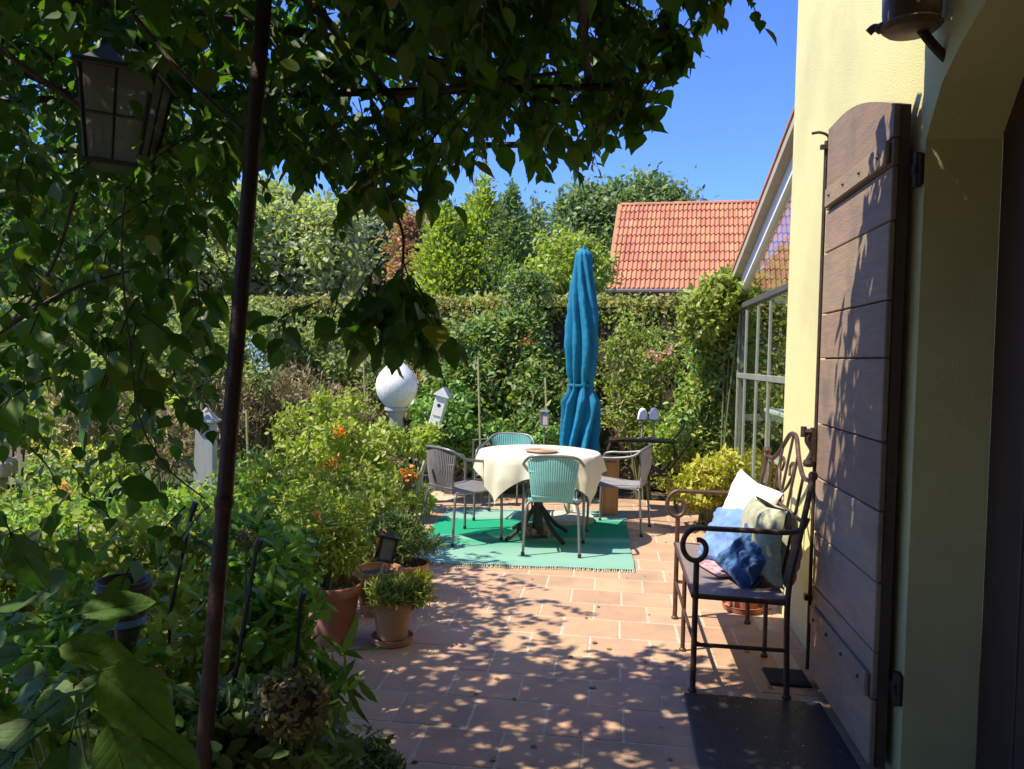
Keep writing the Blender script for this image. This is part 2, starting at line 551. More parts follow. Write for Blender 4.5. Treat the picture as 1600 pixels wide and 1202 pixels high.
def glassmat(name, tint=(.85, .9, .86), fac=.02, rough=.02, frost=0.0):
    m, n, l, p, out = nodes(name)
    t = n.new('ShaderNodeBsdfTransparent'); t.inputs[0].default_value = (*tint, 1)
    g = n.new('ShaderNodeBsdfGlossy'); g.inputs['Roughness'].default_value = rough
    ge = n.new('ShaderNodeNewGeometry'); dt = n.new('ShaderNodeVectorMath'); dt.operation = 'DOT_PRODUCT'
    l.new(ge.outputs['Normal'], dt.inputs[0]); l.new(ge.outputs['Incoming'], dt.inputs[1])
    ab = n.new('ShaderNodeMath'); ab.operation = 'ABSOLUTE'; l.new(dt.outputs['Value'], ab.inputs[0])
    iv = n.new('ShaderNodeMath'); iv.operation = 'SUBTRACT'; iv.inputs[0].default_value = 1; l.new(ab.outputs[0], iv.inputs[1])
    fr = n.new('ShaderNodeMath'); fr.operation = 'POWER'; fr.inputs[1].default_value = 5; l.new(iv.outputs[0], fr.inputs[0])
    a = n.new('ShaderNodeMath'); a.operation = 'ADD'; a.use_clamp = True; a.inputs[1].default_value = fac
    l.new(fr.outputs[0], a.inputs[0])
    ms = n.new('ShaderNodeMixShader'); l.new(a.outputs[0], ms.inputs[0]); l.new(t.outputs[0], ms.inputs[1]); l.new(g.outputs[0], ms.inputs[2])
    last = ms
    if frost:
        d = n.new('ShaderNodeBsdfDiffuse'); d.inputs[0].default_value = (.34, .34, .32, 1)
        tr = n.new('ShaderNodeBsdfTranslucent'); tr.inputs[0].default_value = (.34, .34, .32, 1)
        m1 = n.new('ShaderNodeMixShader'); m1.inputs[0].default_value = .5
        l.new(d.outputs[0], m1.inputs[1]); l.new(tr.outputs[0], m1.inputs[2])
        m2 = n.new('ShaderNodeMixShader'); m2.inputs[0].default_value = frost
        l.new(ms.outputs[0], m2.inputs[1]); l.new(m1.outputs[0], m2.inputs[2]); last = m2
    l.new(last.outputs[0], out.inputs[0])
    return m


M_glass = glassmat('window_glass')
M_frost = glassmat('dusty_lantern_glass', (.8, .8, .78), .1, .1, .55)

# greens
G_hedge = leafmat('hedge_leaves', [(0.224, 0.325, 0.067), (0.291, 0.370, 0.090), (0.358, 0.381, 0.112), (0.190, 0.302, 0.067), (0.403, 0.314, 0.123), (0.146, 0.224, 0.056)], 0.40)
G_hedgetop = leafmat('hedge_top_leaves', [(.40, .30, .12), (.34, .36, .09), (.42, .27, .14), (.28, .34, .09)], 0.40)
G_pale = leafmat('pale_tree_leaves', [(.33, .37, .17), (.40, .43, .21), (.46, .47, .26), (.26, .31, .12)], 0.45)
G_grey = leafmat('grey_green_leaves', [(0.209, 0.273, 0.158), (0.293, 0.355, 0.209), (0.377, 0.377, 0.251)], 0.40)
G_red = leafmat('reddish_leaves', [(0.583, 0.223, 0.146), (0.411, 0.223, 0.138), (0.275, 0.257, 0.120), (0.686, 0.309, 0.206)], 0.40)
G_yel = leafmat('yellow_green_leaves', [(0.310, 0.404, 0.078), (0.420, 0.466, 0.093), (0.233, 0.327, 0.070), (0.497, 0.482, 0.124)], 0.45)
G_mid = leafmat('mid_green_leaves', [(.14, .21, .085), (.19, .27, .11), (.24, .30, .13), (.11, .17, .065)], 0.40)
G_dark = leafmat('dark_glossy_leaves', [(.09, .19, .06), (.13, .24, .075), (.17, .27, .09), (.07, .14, .045)], 0.30, rough=.45)
G_bright = leafmat('bright_green_leaves', [(.26, .34, .065), (.34, .39, .08), (.42, .43, .11), (.19, .26, .055)], .4)
G_golden = leafmat('golden_leaves', [(0.391, 0.414, 0.046), (0.483, 0.437, 0.057), (0.299, 0.368, 0.057), (0.575, 0.414, 0.092)], .35)
G_ivy = leafmat('ivy_leaves', [(0.145, 0.276, 0.073), (0.211, 0.356, 0.097), (0.292, 0.438, 0.130), (0.097, 0.179, 0.049)], .3, rough=.35)
G_vine = leafmat('vine_leaves', [(0.056, 0.123, 0.029), (0.078, 0.162, 0.034), (0.112, 0.202, 0.040), (0.050, 0.095, 0.022), (0.067, 0.140, 0.034), (0.090, 0.168, 0.034), (0.056, 0.112, 0.028), (0.224, 0.224, 0.045)], .48, tint=(1.2, 1.55, .35))
G_vineobj = leafmat('vine_leaflet', [(0.056, 0.123, 0.029), (0.078, 0.162, 0.034), (0.112, 0.202, 0.040), (0.050, 0.095, 0.022), (0.067, 0.140, 0.034), (0.090, 0.168, 0.034), (0.056, 0.112, 0.028), (0.224, 0.224, 0.045)], .48, tint=(1.2, 1.55, .35), obj_rand=True)
G_dry = leafmat('dry_stalks', [(0.297, 0.216, 0.135), (0.405, 0.297, 0.203), (0.230, 0.162, 0.121), (0.270, 0.257, 0.108), (0.432, 0.338, 0.230)], .25)
G_hyd = leafmat('hydrangea_leaf', [(0.049, 0.112, 0.022), (0.070, 0.140, 0.028), (0.098, 0.175, 0.035)], 0.40, rough=.6, obj_rand=True, veins=True)
G_hydh = leafmat('dried_flower_petals', [(.20, .17, .07), (.27, .22, .10), (.17, .16, .06), (.30, .20, .12)], .3)
G_hydv = G_hyd
def add_veins(m):
    n = m.node_tree.nodes; l = m.node_tree.links; p = n['Principled BSDF']
    tc = n.new('ShaderNodeTexCoord'); sp = n.new('ShaderNodeSeparateXYZ'); l.new(tc.outputs['Object'], sp.inputs[0])
    def M(op, a, b_=None, c_=None):
        q = n.new('ShaderNodeMath'); q.operation = op
        for k, v in enumerate((a, b_, c_)):
            if v is None: continue
            if isinstance(v, (int, float)): q.inputs[k].default_value = v
            else: l.new(v, q.inputs[k])
        return q.outputs[0]
    ax = M('ABSOLUTE', sp.outputs[0])
    ph = M('MULTIPLY', M('SUBTRACT', sp.outputs[1], M('MULTIPLY', ax, .75)), 9.0)
    side = M('ABSOLUTE', M('SUBTRACT', M('FRACT', ph), .5))              # 0 on a side vein
    sv = M('LESS_THAN', side, .055)
    no = n.new('ShaderNodeTexVoronoi'); no.feature = 'DISTANCE_TO_EDGE'; no.inputs['Scale'].default_value = 26; l.new(tc.outputs['Object'], no.inputs['Vector'])
    fine = M('MULTIPLY', M('LESS_THAN', no.outputs['Distance'], .05), .35)
    mid = M('LESS_THAN', ax, .010)
    v = M('MAXIMUM', M('MAXIMUM', M('MULTIPLY', sv, .8), mid), fine)
    src = p.inputs['Base Color'].links[0].from_socket
    mx = n.new('ShaderNodeMixRGB'); mx.inputs[2].default_value = (.11, .18, .05, 1)
    l.new(M('MULTIPLY', v, .4), mx.inputs[0]); l.new(src, mx.inputs[1]); l.new(mx.outputs[0], p.inputs['Base Color'])
    bb = n.new('ShaderNodeBump'); bb.invert = True; bb.inputs['Strength'].default_value = .35; bb.inputs['Distance'].default_value = .003
    sm = M('SMOOTH_MIN', side, .25, .1)
    l.new(M('SUBTRACT', .5, sm), bb.inputs['Height']); l.new(bb.outputs[0], p.inputs['Normal'])
add_veins(G_hyd)
G_shade = leafmat('border_leaves', [(0.103, 0.207, 0.044), (0.155, 0.276, 0.061), (0.207, 0.345, 0.069), (0.276, 0.380, 0.103)], 0.45)
G_herb = leafmat('herb_leaves', [(0.224, 0.293, 0.103), (0.310, 0.362, 0.138), (0.380, 0.380, 0.155), (0.190, 0.259, 0.086)], 0.40)
G_var = leafmat('variegated_leaves', [(.07, .15, .06), (.10, .19, .08), (.55, .6, .42), (.06, .12, .05)], .3)
G_grass = leafmat('grass_blades', [(.08, .16, .03), (.12, .21, .04), (.17, .24, .06)], .3)
F_orange = leafmat('orange_petals', [(.75, .22, .02), (.8, .32, .03), (.65, .14, .02)], .25)
F_blue = leafmat('pale_blue_petals', [(.42, .58, .78), (.55, .68, .82), (.30, .48, .70)], .3)
F_pink = leafmat('pink_petals', [(.62, .30, .34), (.55, .22, .26), (.70, .42, .44)], .3)
F_red = leafmat('red_petals', [(.60, .10, .04), (.7, .2, .08)], .3)
F_yellow = leafmat('yellow_petals', [(.75, .58, .10), (.8, .65, .2)], .3)

# ================================================================ GROUND
b = MB(); b.box((0, 150, -.09), (700, 600, .1))
g = b.build('ground', M_soil); tag(g, 'bare brown garden soil around the patio', kind='structure')

b = MB()
b.box((-.35, 3.6, -.027), (3.2, 9.7, .05))
b.box((2.2, 6.5, -.029), (1.9, 4.4, .05))
patio = b.build('patio', M_mortar); tag(patio, 'terracotta tiled patio in front of the house', kind='structure')
TW, TD = .317, .287
tile_meshes = []
for k in range(3):
    b = MB(); b.bbox((0, 0, -.011), (TW - .009 - k * .0012, TD - .009, .022), .0035)
    tile_meshes.append(b.mesh('tile', M_tile))
ROW0 = 2.02
for r in range(23):
    y = ROW0 + r * TD
    off = (TW / 2 if r % 2 else 0) + random.uniform(-.012, .012)
    for c in range(-5, 5):
        x = c * TW + off - .07
        if x < -1.72 or x + TW / 2 > 1.26: continue
        if y < 4.85 and x > .93: continue
        link('tile', random.choice(tile_meshes), patio, (x, y, random.uniform(-.0014, .001)), (random.uniform(-.003, .003), random.uniform(-.003, .003), random.uniform(-.006, .006)))
# narrow cut pieces against the wall
b = MB()
b.bbox((0, 0, -.011), (.10, TD - .009, .021), .003)
cutm = b.mesh('tile', M_tile)
for r in range(10):
    y = ROW0 + r * TD
    if y < 4.85: link('tile', cutm, patio, (1.015, y, -.001))

# ================================================================ HOUSE WALL WITH DOORWAY AND SHUTTER
house = thing('house', 'yellow rendered house wall with an arched doorway and an open wooden shutter', 'house', (1.2, 2.5, 0))
HI = Vector((-1.2, -2.5, 0))
def hmb(b, name, m, parent=house, **k):
    o = b.build(name, m, parent, **k)
    if parent is house: o.location = HI
    return o
y0, y1, zs, za = .92, 2.86, 2.30, 2.66
arc = []
for i in range(17):
    t = i / 16
    arc.append((y0 + (y1 - y0) * t, zs + (za - zs) * math.sqrt(max(0, 1 - (2 * t - 1) ** 2)) ** 1.15))
b = MB()
b.prism([(-2.5, -.05), (y0, -.05)] + arc + [(y1, -.05), (4.92, -.05), (4.92, 5.4), (-2.5, 5.4)], 'x', 1.06, 1.31)
b.box((4.13, 4.77, 2.675), (5.6, .28, 5.45))
b.box((4.2, 1.1, 5.5), (6.6, 7.6, .15))
b.box((-1.2, -2.62, 2.675), (5.02, .26, 5.45))  # unseen wing wall behind the camera, added to darken the doorway
hmb(b, 'wall', M_stucco)
b = MB()
b.prism([(y0 - .05, -.04), (y0 - .05, 2.7), (y1 + .05, 2.7), (y1 + .05, -.04)], 'x', 1.335, 1.37)
door = hmb(b, 'door', M_door)
for i in range(8):
    b = MB(); yy = y0 + (i + .5) * (y1 - y0) / 8
    b.bbox((1.32, yy, 1.33), (.028, (y1 - y0) / 8 - .012, 2.7), .006)
    b.build('board', M_door, door)
b = MB(); b.tube([(1.31, 1.2, 1.05), (1.27, 1.2, 1.05), (1.26, 1.3, 1.05)], .01)
b.build('handle', M_iron, door)
b = MB(); b.bbox((1.18, 1.89, .03), (.23, 1.92, .06), .008)
hmb(b, 'threshold', M_stonegrey)

# shutter: frame back + horizontal planks with visible joints
sh_y0, sh_y1 = 2.92, 3.79
SX = .972
def sh_top(y):
    t = (y - sh_y0) / (sh_y1 - sh_y0)
    return 2.445 + .165 * math.sin(min(1, t * 1.25) * PI / 2) - .0 * t
b = MB()
pl = [(sh_y0, .035), (sh_y1, .035)] + [(sh_y1 - (sh_y1 - sh_y0) * i / 10, sh_top(sh_y1 - (sh_y1 - sh_y0) * i / 10) - .004) for i in range(11)]
b.prism(pl, 'x', SX + .024, SX + .058)
shutter = hmb(b, 'shutter', M_wood_edge)
shutter['label'] = 'weathered brown wooden shutter of horizontal planks folded back on the wall'
zj = [.037, .287, .462, .718, .979, 1.232, 1.538, 1.746, 2.03, 2.228, 2.327]
for a, c in zip(zj[:-1], zj[1:]):
    b = MB(); b.bbox((SX + .012 + random.uniform(-.0015, .0015), 0, 0), (.022, sh_y1 - sh_y0 - .006, c - a - .006), .004)
    b.build('plank', M_wood, shutter, loc=(0, (sh_y0 + sh_y1) / 2, (a + c) / 2))
b = MB()
tp = [(sh_y0 + .003, 2.331), (sh_y1 - .003, 2.331)] + [(sh_y1 - .003 - (sh_y1 - sh_y0 - .006) * i / 12, sh_top(sh_y1 - (sh_y1 - sh_y0) * i / 12)) for i in range(13)]
b.prism(tp, 'x', SX + .001, SX + .023)
b.build('plank', M_wood, shutter)
for z in (2.278, .335):
    b = MB(); b.bbox((SX - .009, 0, 0), (.018, .80, .088), .005)
    b.build('batten', M_wood, shutter, loc=(0, 3.34, z))
    for i in range(4):
        b = MB(); b.lathe([(.0, .008), (.006, .006), (.009, .001), (.009, -.006)], 8, M=Matrix.Rotation(R(-90), 3, 'Y'))
        b.build('bolt', M_black, shutter, loc=(SX - .019, 3.02 + i * .215, z + random.uniform(-.006, .006)))
# espagnolette rod on the free edge, with hook and handle
b = MB()
b.tube([(SX - .004, sh_y1 + .009, .05), (SX - .004, sh_y1 + .009, 2.56)], .009, 8)
b.tube(curve([(SX - .004, sh_y1 + .009, 2.50), (SX + .006, sh_y1 + .007, 2.575), (SX - .03, sh_y1 + .01, 2.60), (SX - .07, sh_y1 + .015, 2.598)], 9), .007, 6)
b.box((SX - .012, sh_y1 + .002, 2.53), (.04, .02, .02)); b.box((SX - .012, sh_y1 + .002, .4), (.04, .03, .03))
b.build('latch_rod', M_iron, shutter)
b = MB()
zc = 1.13
b.lathe([(.0, -.02), (.022, -.015), (.026, 0), (.022, .015), (0, .02)], 12, (SX - .035, sh_y1, zc - .09))
b.tube([(SX - .015, sh_y1, zc + .06), (SX - .06, sh_y1, zc + .06)], .016, 8)
b.tube([(SX - .062, sh_y1, zc + .035), (SX - .062, sh_y1, zc + .085)], .014, 8)
b.tube(curve([(SX - .03, sh_y1, zc + .06), (SX - .045, sh_y1, zc + .02), (SX - .02, sh_y1, zc - .03), (SX - .04, sh_y1, zc - .08)], 10), .013, 8)
b.box((SX - .018, sh_y1, zc), (.02, .035, .16))
b.build('latch_handle', M_iron, shutter)
for z in (2.2, .35):
    b = MB(); b.tube([(1.045, 2.885, z - .06), (1.045, 2.885, z + .06)], .014, 8); b.bbox((1.035, 2.93, z), (.012, .12, .035), .003)
    b.bbox((1.052, 2.875, z), (.016, .03, .11), .003)
    hmb(b, 'hinge', M_iron)

# wall lamp with a brown barrel shade above the shutter
wl = thing('wall_lamp', 'brown barrel shaped wall lamp hanging above the wooden shutter', 'lamp', (.955, 2.74, 2.62))
b = MB(); b.lathe([(.0, -.0), (.078, .002), (.086, .01), (.09, .06), (.092, .15), (.09, .24), (.07, .27), (0, .275)], 28)
for z in (.02, .235): b.lathe([(.09, z - .008), (.096, z), (.09, z + .008)], 28)
M_lampbrown = mat('lamp_brown', (.17, .085, .05), (.10, .055, .035), rough=.5, scale=14, bump=.2)
b.build('lamp_shade', M_lampbrown, wl, smooth=True)
b = MB(); b.tube(curve([(-.07, .02, .03), (-.09, .03, .028), (-.105, .04, .035), (-.12, .05, .022)], 8), [.02] * 4 + [.014] * (len(curve([(0, 0, 0), (1, 0, 0), (2, 0, 0), (3, 0, 0)], 8)) - 4), 8)
b.build('spout', M_lampbrown, wl, smooth=True)
b = MB(); b.tube([(.085, 0, .12), (.13, 0, .12)], .015, 8); b.bbox((.123, 0, .12), (.012, .07, .12), .003)
b.tube(curve([(.03, 0, .01), (.06, 0, -.03), (.095, 0, -.07), (.125, 0, -.10)], 10), .016, 8)
b.build('bracket', M_rust, wl)

# ================================================================ CONSERVATORY
cons = thing('conservatory', 'glazed conservatory wing with a sloping tiled roof beside the yellow wall', 'conservatory', (1.2, 6, 0))
CI = Vector((-1.2, -6, 0))
def cmb(b, name, m, parent=cons, **k):
    o = b.build(name, m, parent, **k)
    if parent is cons: o.location = CI
    return o
CX = 1.2
def zr(y): return 2.284 + .31 * (7.52 - y)          # underside of the roof over depth
b = MB()
b.prism([(4.94, zr(4.94)), (7.85, zr(7.85)), (7.85, zr(7.85) + .07), (4.94, zr(4.94) + .07)], 'x', 1.10, 1.225)
roof = cmb(b, 'roof', M_beige)
tl = MB()
tl.prism([(-.17, 0), (.17, 0), (.17, .028), (-.17, .016)], 'x', -.11, .11)
tl_me = tl.mesh('roof_tile', M_rooftile)
for i in range(9):
    yy = 5.12 + i * .32
    link('tile', tl_me, roof, (1.20, yy, zr(yy) + .072), (R(-17.4), 0, 0))
for i in range(6):
    x = 1.22 + i * .74
    if i:
        b = MB(); b.prism([(4.94, zr(4.94)), (7.85, zr(7.85)), (7.85, zr(7.85) + .05), (4.94, zr(4.94) + .05)], 'x', x - .015, x + .015)
        b.build('rafter', M_whitepaint, roof)
    if i < 5:
        b = MB(); b.add([(x + .01, 4.94, zr(4.94) + .055), (x + .73, 4.94, zr(4.94) + .055), (x + .73, 7.85, zr(7.85) + .055), (x + .01, 7.85, zr(7.85) + .055)], [(0, 1, 2, 3)])
        b.build('roof_pane', M_glass, roof, fix=False)
b = MB()
b.prism([(4.94, zr(4.94) - .13), (7.62, zr(7.62) - .13), (7.62, zr(7.62) - .002), (4.94, zr(4.94) - .002)], 'x', CX - .03, CX + .03)
cmb(b, 'barge_board', M_whitepaint)
zt = 2.05
b = MB(); b.bbox((CX, 6.28, zt), (.045, 2.68, .05), .005); cmb(b, 'transom', M_darkframe)
b = MB(); b.bbox((CX, 6.28, 1.40), (.024, 2.68, .05), .004); cmb(b, 'rail', M_grayframe)
b = MB(); b.bbox((CX, 6.28, .12), (.09, 2.68, .24), .01); cmb(b, 'plinth', M_beige)
ys = [7.60] + [atX(px, 560, CX).y for px in (1165, 1183, 1202)] + [5.05, 4.90]
ys[1:1] = []
for y in ys:
    b = MB(); b.bbox((0, 0, 0), (.022, .026, 1.76), .003)
    o = b.build('mullion', M_grayframe, cons, loc=Vector((CX, y, 1.12)) + CI)
for a, c in zip(ys[1:], ys[:-1]):
    b = MB()
    for z0_, z1_ in ((.25, 1.37), (1.43, 2.02)):
        b.add([(CX, a + .012, z0_), (CX, c - .012, z0_), (CX, c - .012, z1_), (CX, a + .012, z1_)], [(0, 1, 2, 3)])
    cmb(b, 'pane', M_glass, fix=False)
b = MB(); b.add([(CX, 4.94, zt + .03), (CX, 7.6, zt + .03), (CX, 7.6, zr(7.6) - .13), (CX, 4.94, zr(4.94) - .13)], [(0, 1, 2, 3)])
cmb(b, 'pane', M_glass, fix=False)
# back and far glazing of the wing
b = MB()
for x in (1.24, 2.4, 3.6, 4.9): b.box((x, 7.60, 1.1), (.05, .05, 2.2))
for z in (.05, 1.0, 2.12): b.box((3.05, 7.60, z), (3.7, .045, .06))
cmb(b, 'rear_frame', M_grayframe)

# things inside the conservatory
t = thing('shelf_table', 'narrow pale table with a white top behind the conservatory glass', 'table', (1.55, 6.3, 0))
b = MB(); b.bbox((0, 0, 1.12), (.5, 1.0, .03), .005); b.build('tabletop', M_white, t)
for sx in (-.22, .22):
    for sy in (-.46, .46):
        b = MB(); b.bbox((0, 0, 0), (.035, .035, 1.1), .003); b.build('leg', M_greywhite, t, loc=(sx, sy, .55))
b = MB(); b.bbox((0, 0, .72), (.46, .96, .02), .003); b.build('shelf', M_greywhite, t)
b = MB(); b.lathe([(.0, 0), (.07, 0), (.09, .12), (.06, .2), (.03, .24), (.0, .25)], 20, (1.5, 6.1, .732))
o = b.build('white_vase', M_white, smooth=True); tag(o, 'small white vase on the shelf inside the conservatory', 'vase')

# ================================================================ NEIGHBOUR HOUSE WITH ORANGE TILED ROOF
nh = thing('neighbour_house', 'house behind the hedge with a bright orange clay tile roof', 'house', (0, 26, 0), R(-5.8))
EA = atY(950, 453, 26.0)
nh.location = (EA.x, EA.y, 0)
ez = EA.z
SLOPE = R(45)
RW, RL = 9.6, 4.95
b = MB()
b.box((RW / 2 + .25, 2.6 + .35, ez / 2 - .1), (RW - .5, 5.2, ez - .25))
b.prism([(.4, ez - .25), (6.4, ez - .25), (3.45, ez + 2.9)], 'x', .3, .5)
b.build('wall', M_cream, nh)
b = MB()
c45, s45 = math.cos(SLOPE), math.sin(SLOPE)
b.prism([(0, -.05), (RL * c45, RL * s45 - .05), (2 * RL * c45, -.05), (2 * RL * c45, -.12), (RL * c45, RL * s45 - .14), (0, -.12)], 'x', 0, RW)
rf = b.build('roof', M_rooftile, nh, loc=(0, 0, ez))
NR, NC = 10, 30
tw, tl_ = RW / NC, RL / NR
def tilefn(u, v):
    x = u * tw
    z = .055 * abs(math.sin(PI * (u))) ** .7 * (1 if u < .72 else .55)
    return (x, v * (tl_ + .05), z + .045 * (1 - v))
b = MB()
prof = [(0, .0), (.07, .045), (.16, .06), (.26, .04), (.34, .0), (.48, 0), (.55, .04), (.66, .06), (.76, .04), (.84, .0), (1.0, .002)]
n = len(prof)
vs = [(p * tw, 0, h + .045) for p, h in prof] + [(p * tw, tl_ + .06, h) for p, h in prof] + [(p * tw, 0, -.01) for p, h in prof]
fs = [(i, i + 1, n + i + 1, n + i) for i in range(n - 1)] + [(2 * n + i, 2 * n + i + 1, i + 1, i) for i in range(n - 1)]
b.add(vs, fs)
rt = b.mesh('tile', M_rooftile, fix=False)
for r in range(NR):
    for c in range(NC):
        d = r * tl_
        link('tile', rt, rf, (c * tw, d * c45, d * s45 + .01), (SLOPE + random.uniform(-.014, .014), 0, random.uniform(-.012, .012)))
for i in range(19):
    b = MB()
    vs = []; 
    for x in (0, .52):
        for k in range(7):
            a = PI * k / 6
            vs.append((x, math.cos(a) * (.13 if x == 0 else .11), math.sin(a) * (.12 if x == 0 else .10)))
    b.add(vs, [(k, k + 1, 8 + k, 7 + k) for k in range(6)])
    if i == 0: ridge = b.mesh('ridge_tile', M_rooftile, fix=False)
    link('ridge_tile', ridge, rf, (i * .494, RL * c45, RL * s45 - .01))
b = MB()
for i in range(10):
    d = i * tl_
    b.box((-.03, (d + tl_ / 2) * c45, (d + tl_ / 2) * s45 + .03), (.14, tl_ * 1.02, .07), Matrix.Rotation(SLOPE, 3, 'X'))
b.build('verge', M_rooftile, rf)
b = MB(); b.tube([(-.15, -.08, -.05), (RW + .1, -.08, -.05)], .085, 10)
b.build('gutter', M_gutter, nh, loc=(0, 0, ez))
b = MB(); b.box((RW / 2, .12, ez - .2), (RW, .1, .22)); b.build('fascia', M_gutter, nh)

# ================================================================ HEDGE
hA, hB = Vector((-10.5, 11.3, 0)), Vector((4.8, 8.3, 0))
hd = (hB - hA).normalized(); hl = (hB - hA).length
hn = Vector((hd.y, -hd.x, 0))
HZ = 2.30
hedge = thing('hedge', 'tall clipped green and brown hedge closing off the back of the garden', 'hedge', hA, math.atan2(hd.y, hd.x))
b = MB()
def hedgecore(u, v):
    x = u * hl
    zz = v * 2 * (HZ - .12)
    return None
nx = 90
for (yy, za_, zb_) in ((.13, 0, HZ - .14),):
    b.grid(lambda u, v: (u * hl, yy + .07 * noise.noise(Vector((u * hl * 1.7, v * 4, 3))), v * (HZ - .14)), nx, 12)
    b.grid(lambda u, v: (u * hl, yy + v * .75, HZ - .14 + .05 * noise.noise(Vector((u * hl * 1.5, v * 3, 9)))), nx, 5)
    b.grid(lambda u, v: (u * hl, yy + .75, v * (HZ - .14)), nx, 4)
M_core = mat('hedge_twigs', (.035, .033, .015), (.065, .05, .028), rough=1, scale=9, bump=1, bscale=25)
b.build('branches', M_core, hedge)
N = 46000
u = RNG.random(N) * hl; v = RNG.random(N) ** .95 * HZ
yy = .06 + .16 * RNG.random(N) + .05 * np.sin(u * 3.1 + np.sin(v * 4) * 2) + .05 * np.sin(v * 7 + u * 5)
top = RNG.random(N) < .22
v = np.where(top, HZ - .06 + .06 * RNG.normal(size=N) * .5 + .02 * np.sin(u * 5), v)
yy = np.where(top, RNG.random(N) * .85, yy)
keep = np.array([noise.noise(Vector((a * 2.3, c * 2.3, 0))) + noise.noise(Vector((a * 7, c * 7, 5))) * .6 > -.42 for a, c in zip(u, v)]) | top
P = np.stack([u, yy, v], 1)[keep]
n_ = 7000
P = np.concatenate([P, np.stack([RNG.random(n_) * hl, .02 + .16 * RNG.random(n_), HZ - .34 + .34 * RNG.random(n_)], 1)])
mi = ((P[:, 2] > HZ - .22 + .1 * np.sin(P[:, 0] * 2)) & (RNG.random(len(P)) < .6)).astype(int)
d = rnd_dirs(len(P), -.3); nn = rnd_dirs(len(P), .5); nn[:, 1] -= .9
o = link('foliage', leaf_mesh('foliage', P, d, nn, .062 * (.7 + .6 * RNG.random(len(P))), 'simple', [G_hedge, G_hedgetop], mi), hedge); o['kind'] = 'stuff'
b = MB()
for i in range(70):
    x = random.uniform(6, hl - 1); z0 = random.uniform(0, 1.2)
    b.tube([(x, .02, z0), (x + random.uniform(-.2, .2), random.uniform(-.06, .05), z0 + random.uniform(.3, .9))], [.008, .003], 4)
b.build('twig', M_bark, hedge)['kind'] = 'stuff'


# ================================================================ TREES AND SHRUBS
def plant(name, label, cat, loc, lobes, m, size=.1, kind='simple', per_area=26, leaf_n=60, clump_r=.28, trunk=None, stems=0, group=None, up=.7, droop=.2, inner=.5, flowers=None, fol='foliage', sr=.012, flower_size=.035):
    """lobes: list of ((x,y,z) relative to loc, (rx,ry,rz))"""
    t = thing(name, label, cat, loc, 0, group)
    P, O = clumps(lobes, per_area, leaf_n, clump_r, inner)
    P = P[P[:, 2] + loc[2] > .01] if loc[2] < .5 else P
    n = len(P)
    nn = rnd_dirs(n, up) + .6 * np.resize(O, P.shape)
    dd = rnd_dirs(n, -droop) + .3 * np.resize(O, P.shape)
    o = link('crown' if trunk else fol, leaf_mesh('leaves', P, dd, nn, size * (.55 + .9 * RNG.random(n)), kind, m, (RNG.random(n) < .5).astype(int) if isinstance(m, list) and len(m) > 1 else None), t)
    o['kind'] = 'stuff'
    if trunk:
        b = MB(); (h, r) = trunk
        b.tube(curve([(0, 0, -.05), (r * .5, 0, h * .5), (0, r * .4, h)], 8), [r * (1 - .05 * i) for i in range(len(curve([(0, 0, 0), (1, 0, 0), (2, 0, 0)], 8)))], 8)
        for (c, rr) in lobes:
            for k in range(5):
                q = Vector(c) + Vector([random.uniform(-.7, .7) * rr[i] for i in range(3)])
                b.tube([(0, 0, h * random.uniform(.6, .98)), Vector((0, 0, h)) * .3 + q * .7 - Vector((0, 0, .1)), q], [r * .45, r * .25, r * .08], 5)
        b.build('trunk', M_bark, t)
    if stems:
        b = MB()
        for k in range(stems):
            c, rr = random.choice(lobes)
            q = Vector(c) + Vector([random.uniform(-.8, .8) * rr[i] for i in range(3)])
            a = random.uniform(0, 2 * PI)
            base = Vector((math.cos(a), math.sin(a), 0)) * random.uniform(0, .12) 
            b.tube(curve([base, base * .6 + q * .4 + Vector((0, 0, q.z * .15)), q], 5), [sr, sr, sr * .8, sr * .7, sr * .6, sr * .5, sr * .4][:len(curve([(0, 0, 0), (1, 0, 0), (2, 0, 0)], 5))], 4)
        o = b.build('stems', M_stem, t); o['kind'] = 'stuff'
    if flowers:
        fm, spots, fr = flowers
        Q = np.concatenate([np.array(s, float)[None] + RNG.normal(size=(fr[1], 3)) * fr[0] for s in spots])
        o = link('flowers', leaf_mesh('petals', Q, rnd_dirs(len(Q), .2), rnd_dirs(len(Q), .3), flower_size * (.7 + .6 * RNG.random(len(Q))), 'simple', fm), t)
        o['kind'] = 'stuff'
    return t


def rel(px, py, Y, base):
    p = atY(px, py, Y)
    return (p.x - base[0], p.y - base[1], p.z - base[2])


def lobe(px, py, Y, rpx, rpy, base, ry=None):
    k = Y / 1200
    return (rel(px, py, Y, base), (rpx * k, (ry or rpx * k * .8), rpy * k))


def basept(px, Y):
    p = atY(px, 565, Y); return (p.x, Y, -.03)


# pale trees at the left
bp = basept(440, 16)
plant('pale_tree', 'broad pale green tree with a soft top above the hedge, left of the reddish one', 'tree', bp,
      [lobe(400, 400, 16, 95, 95, bp), lobe(450, 360, 16.4, 60, 60, bp), lobe(400, 330, 16.4, 45, 48, bp), lobe(505, 395, 15.8, 60, 75, bp), lobe(520, 350, 16, 24, 38, bp)], G_pale, .13, per_area=15, leaf_n=45, clump_r=.42, trunk=(2.2, .16), inner=.6)
bp = basept(285, 15)
plant('pale_tree', 'pale yellow green tree seen between the vine leaves left of the rusty pole', 'tree', bp,
      [lobe(270, 380, 15, 70, 95, bp), lobe(265, 310, 15, 34, 30, bp), lobe(180, 400, 15.5, 80, 90, bp), lobe(330, 420, 15, 60, 50, bp)], G_pale, .12, per_area=14, leaf_n=45, clump_r=.4, trunk=(2.0, .14), inner=.6)
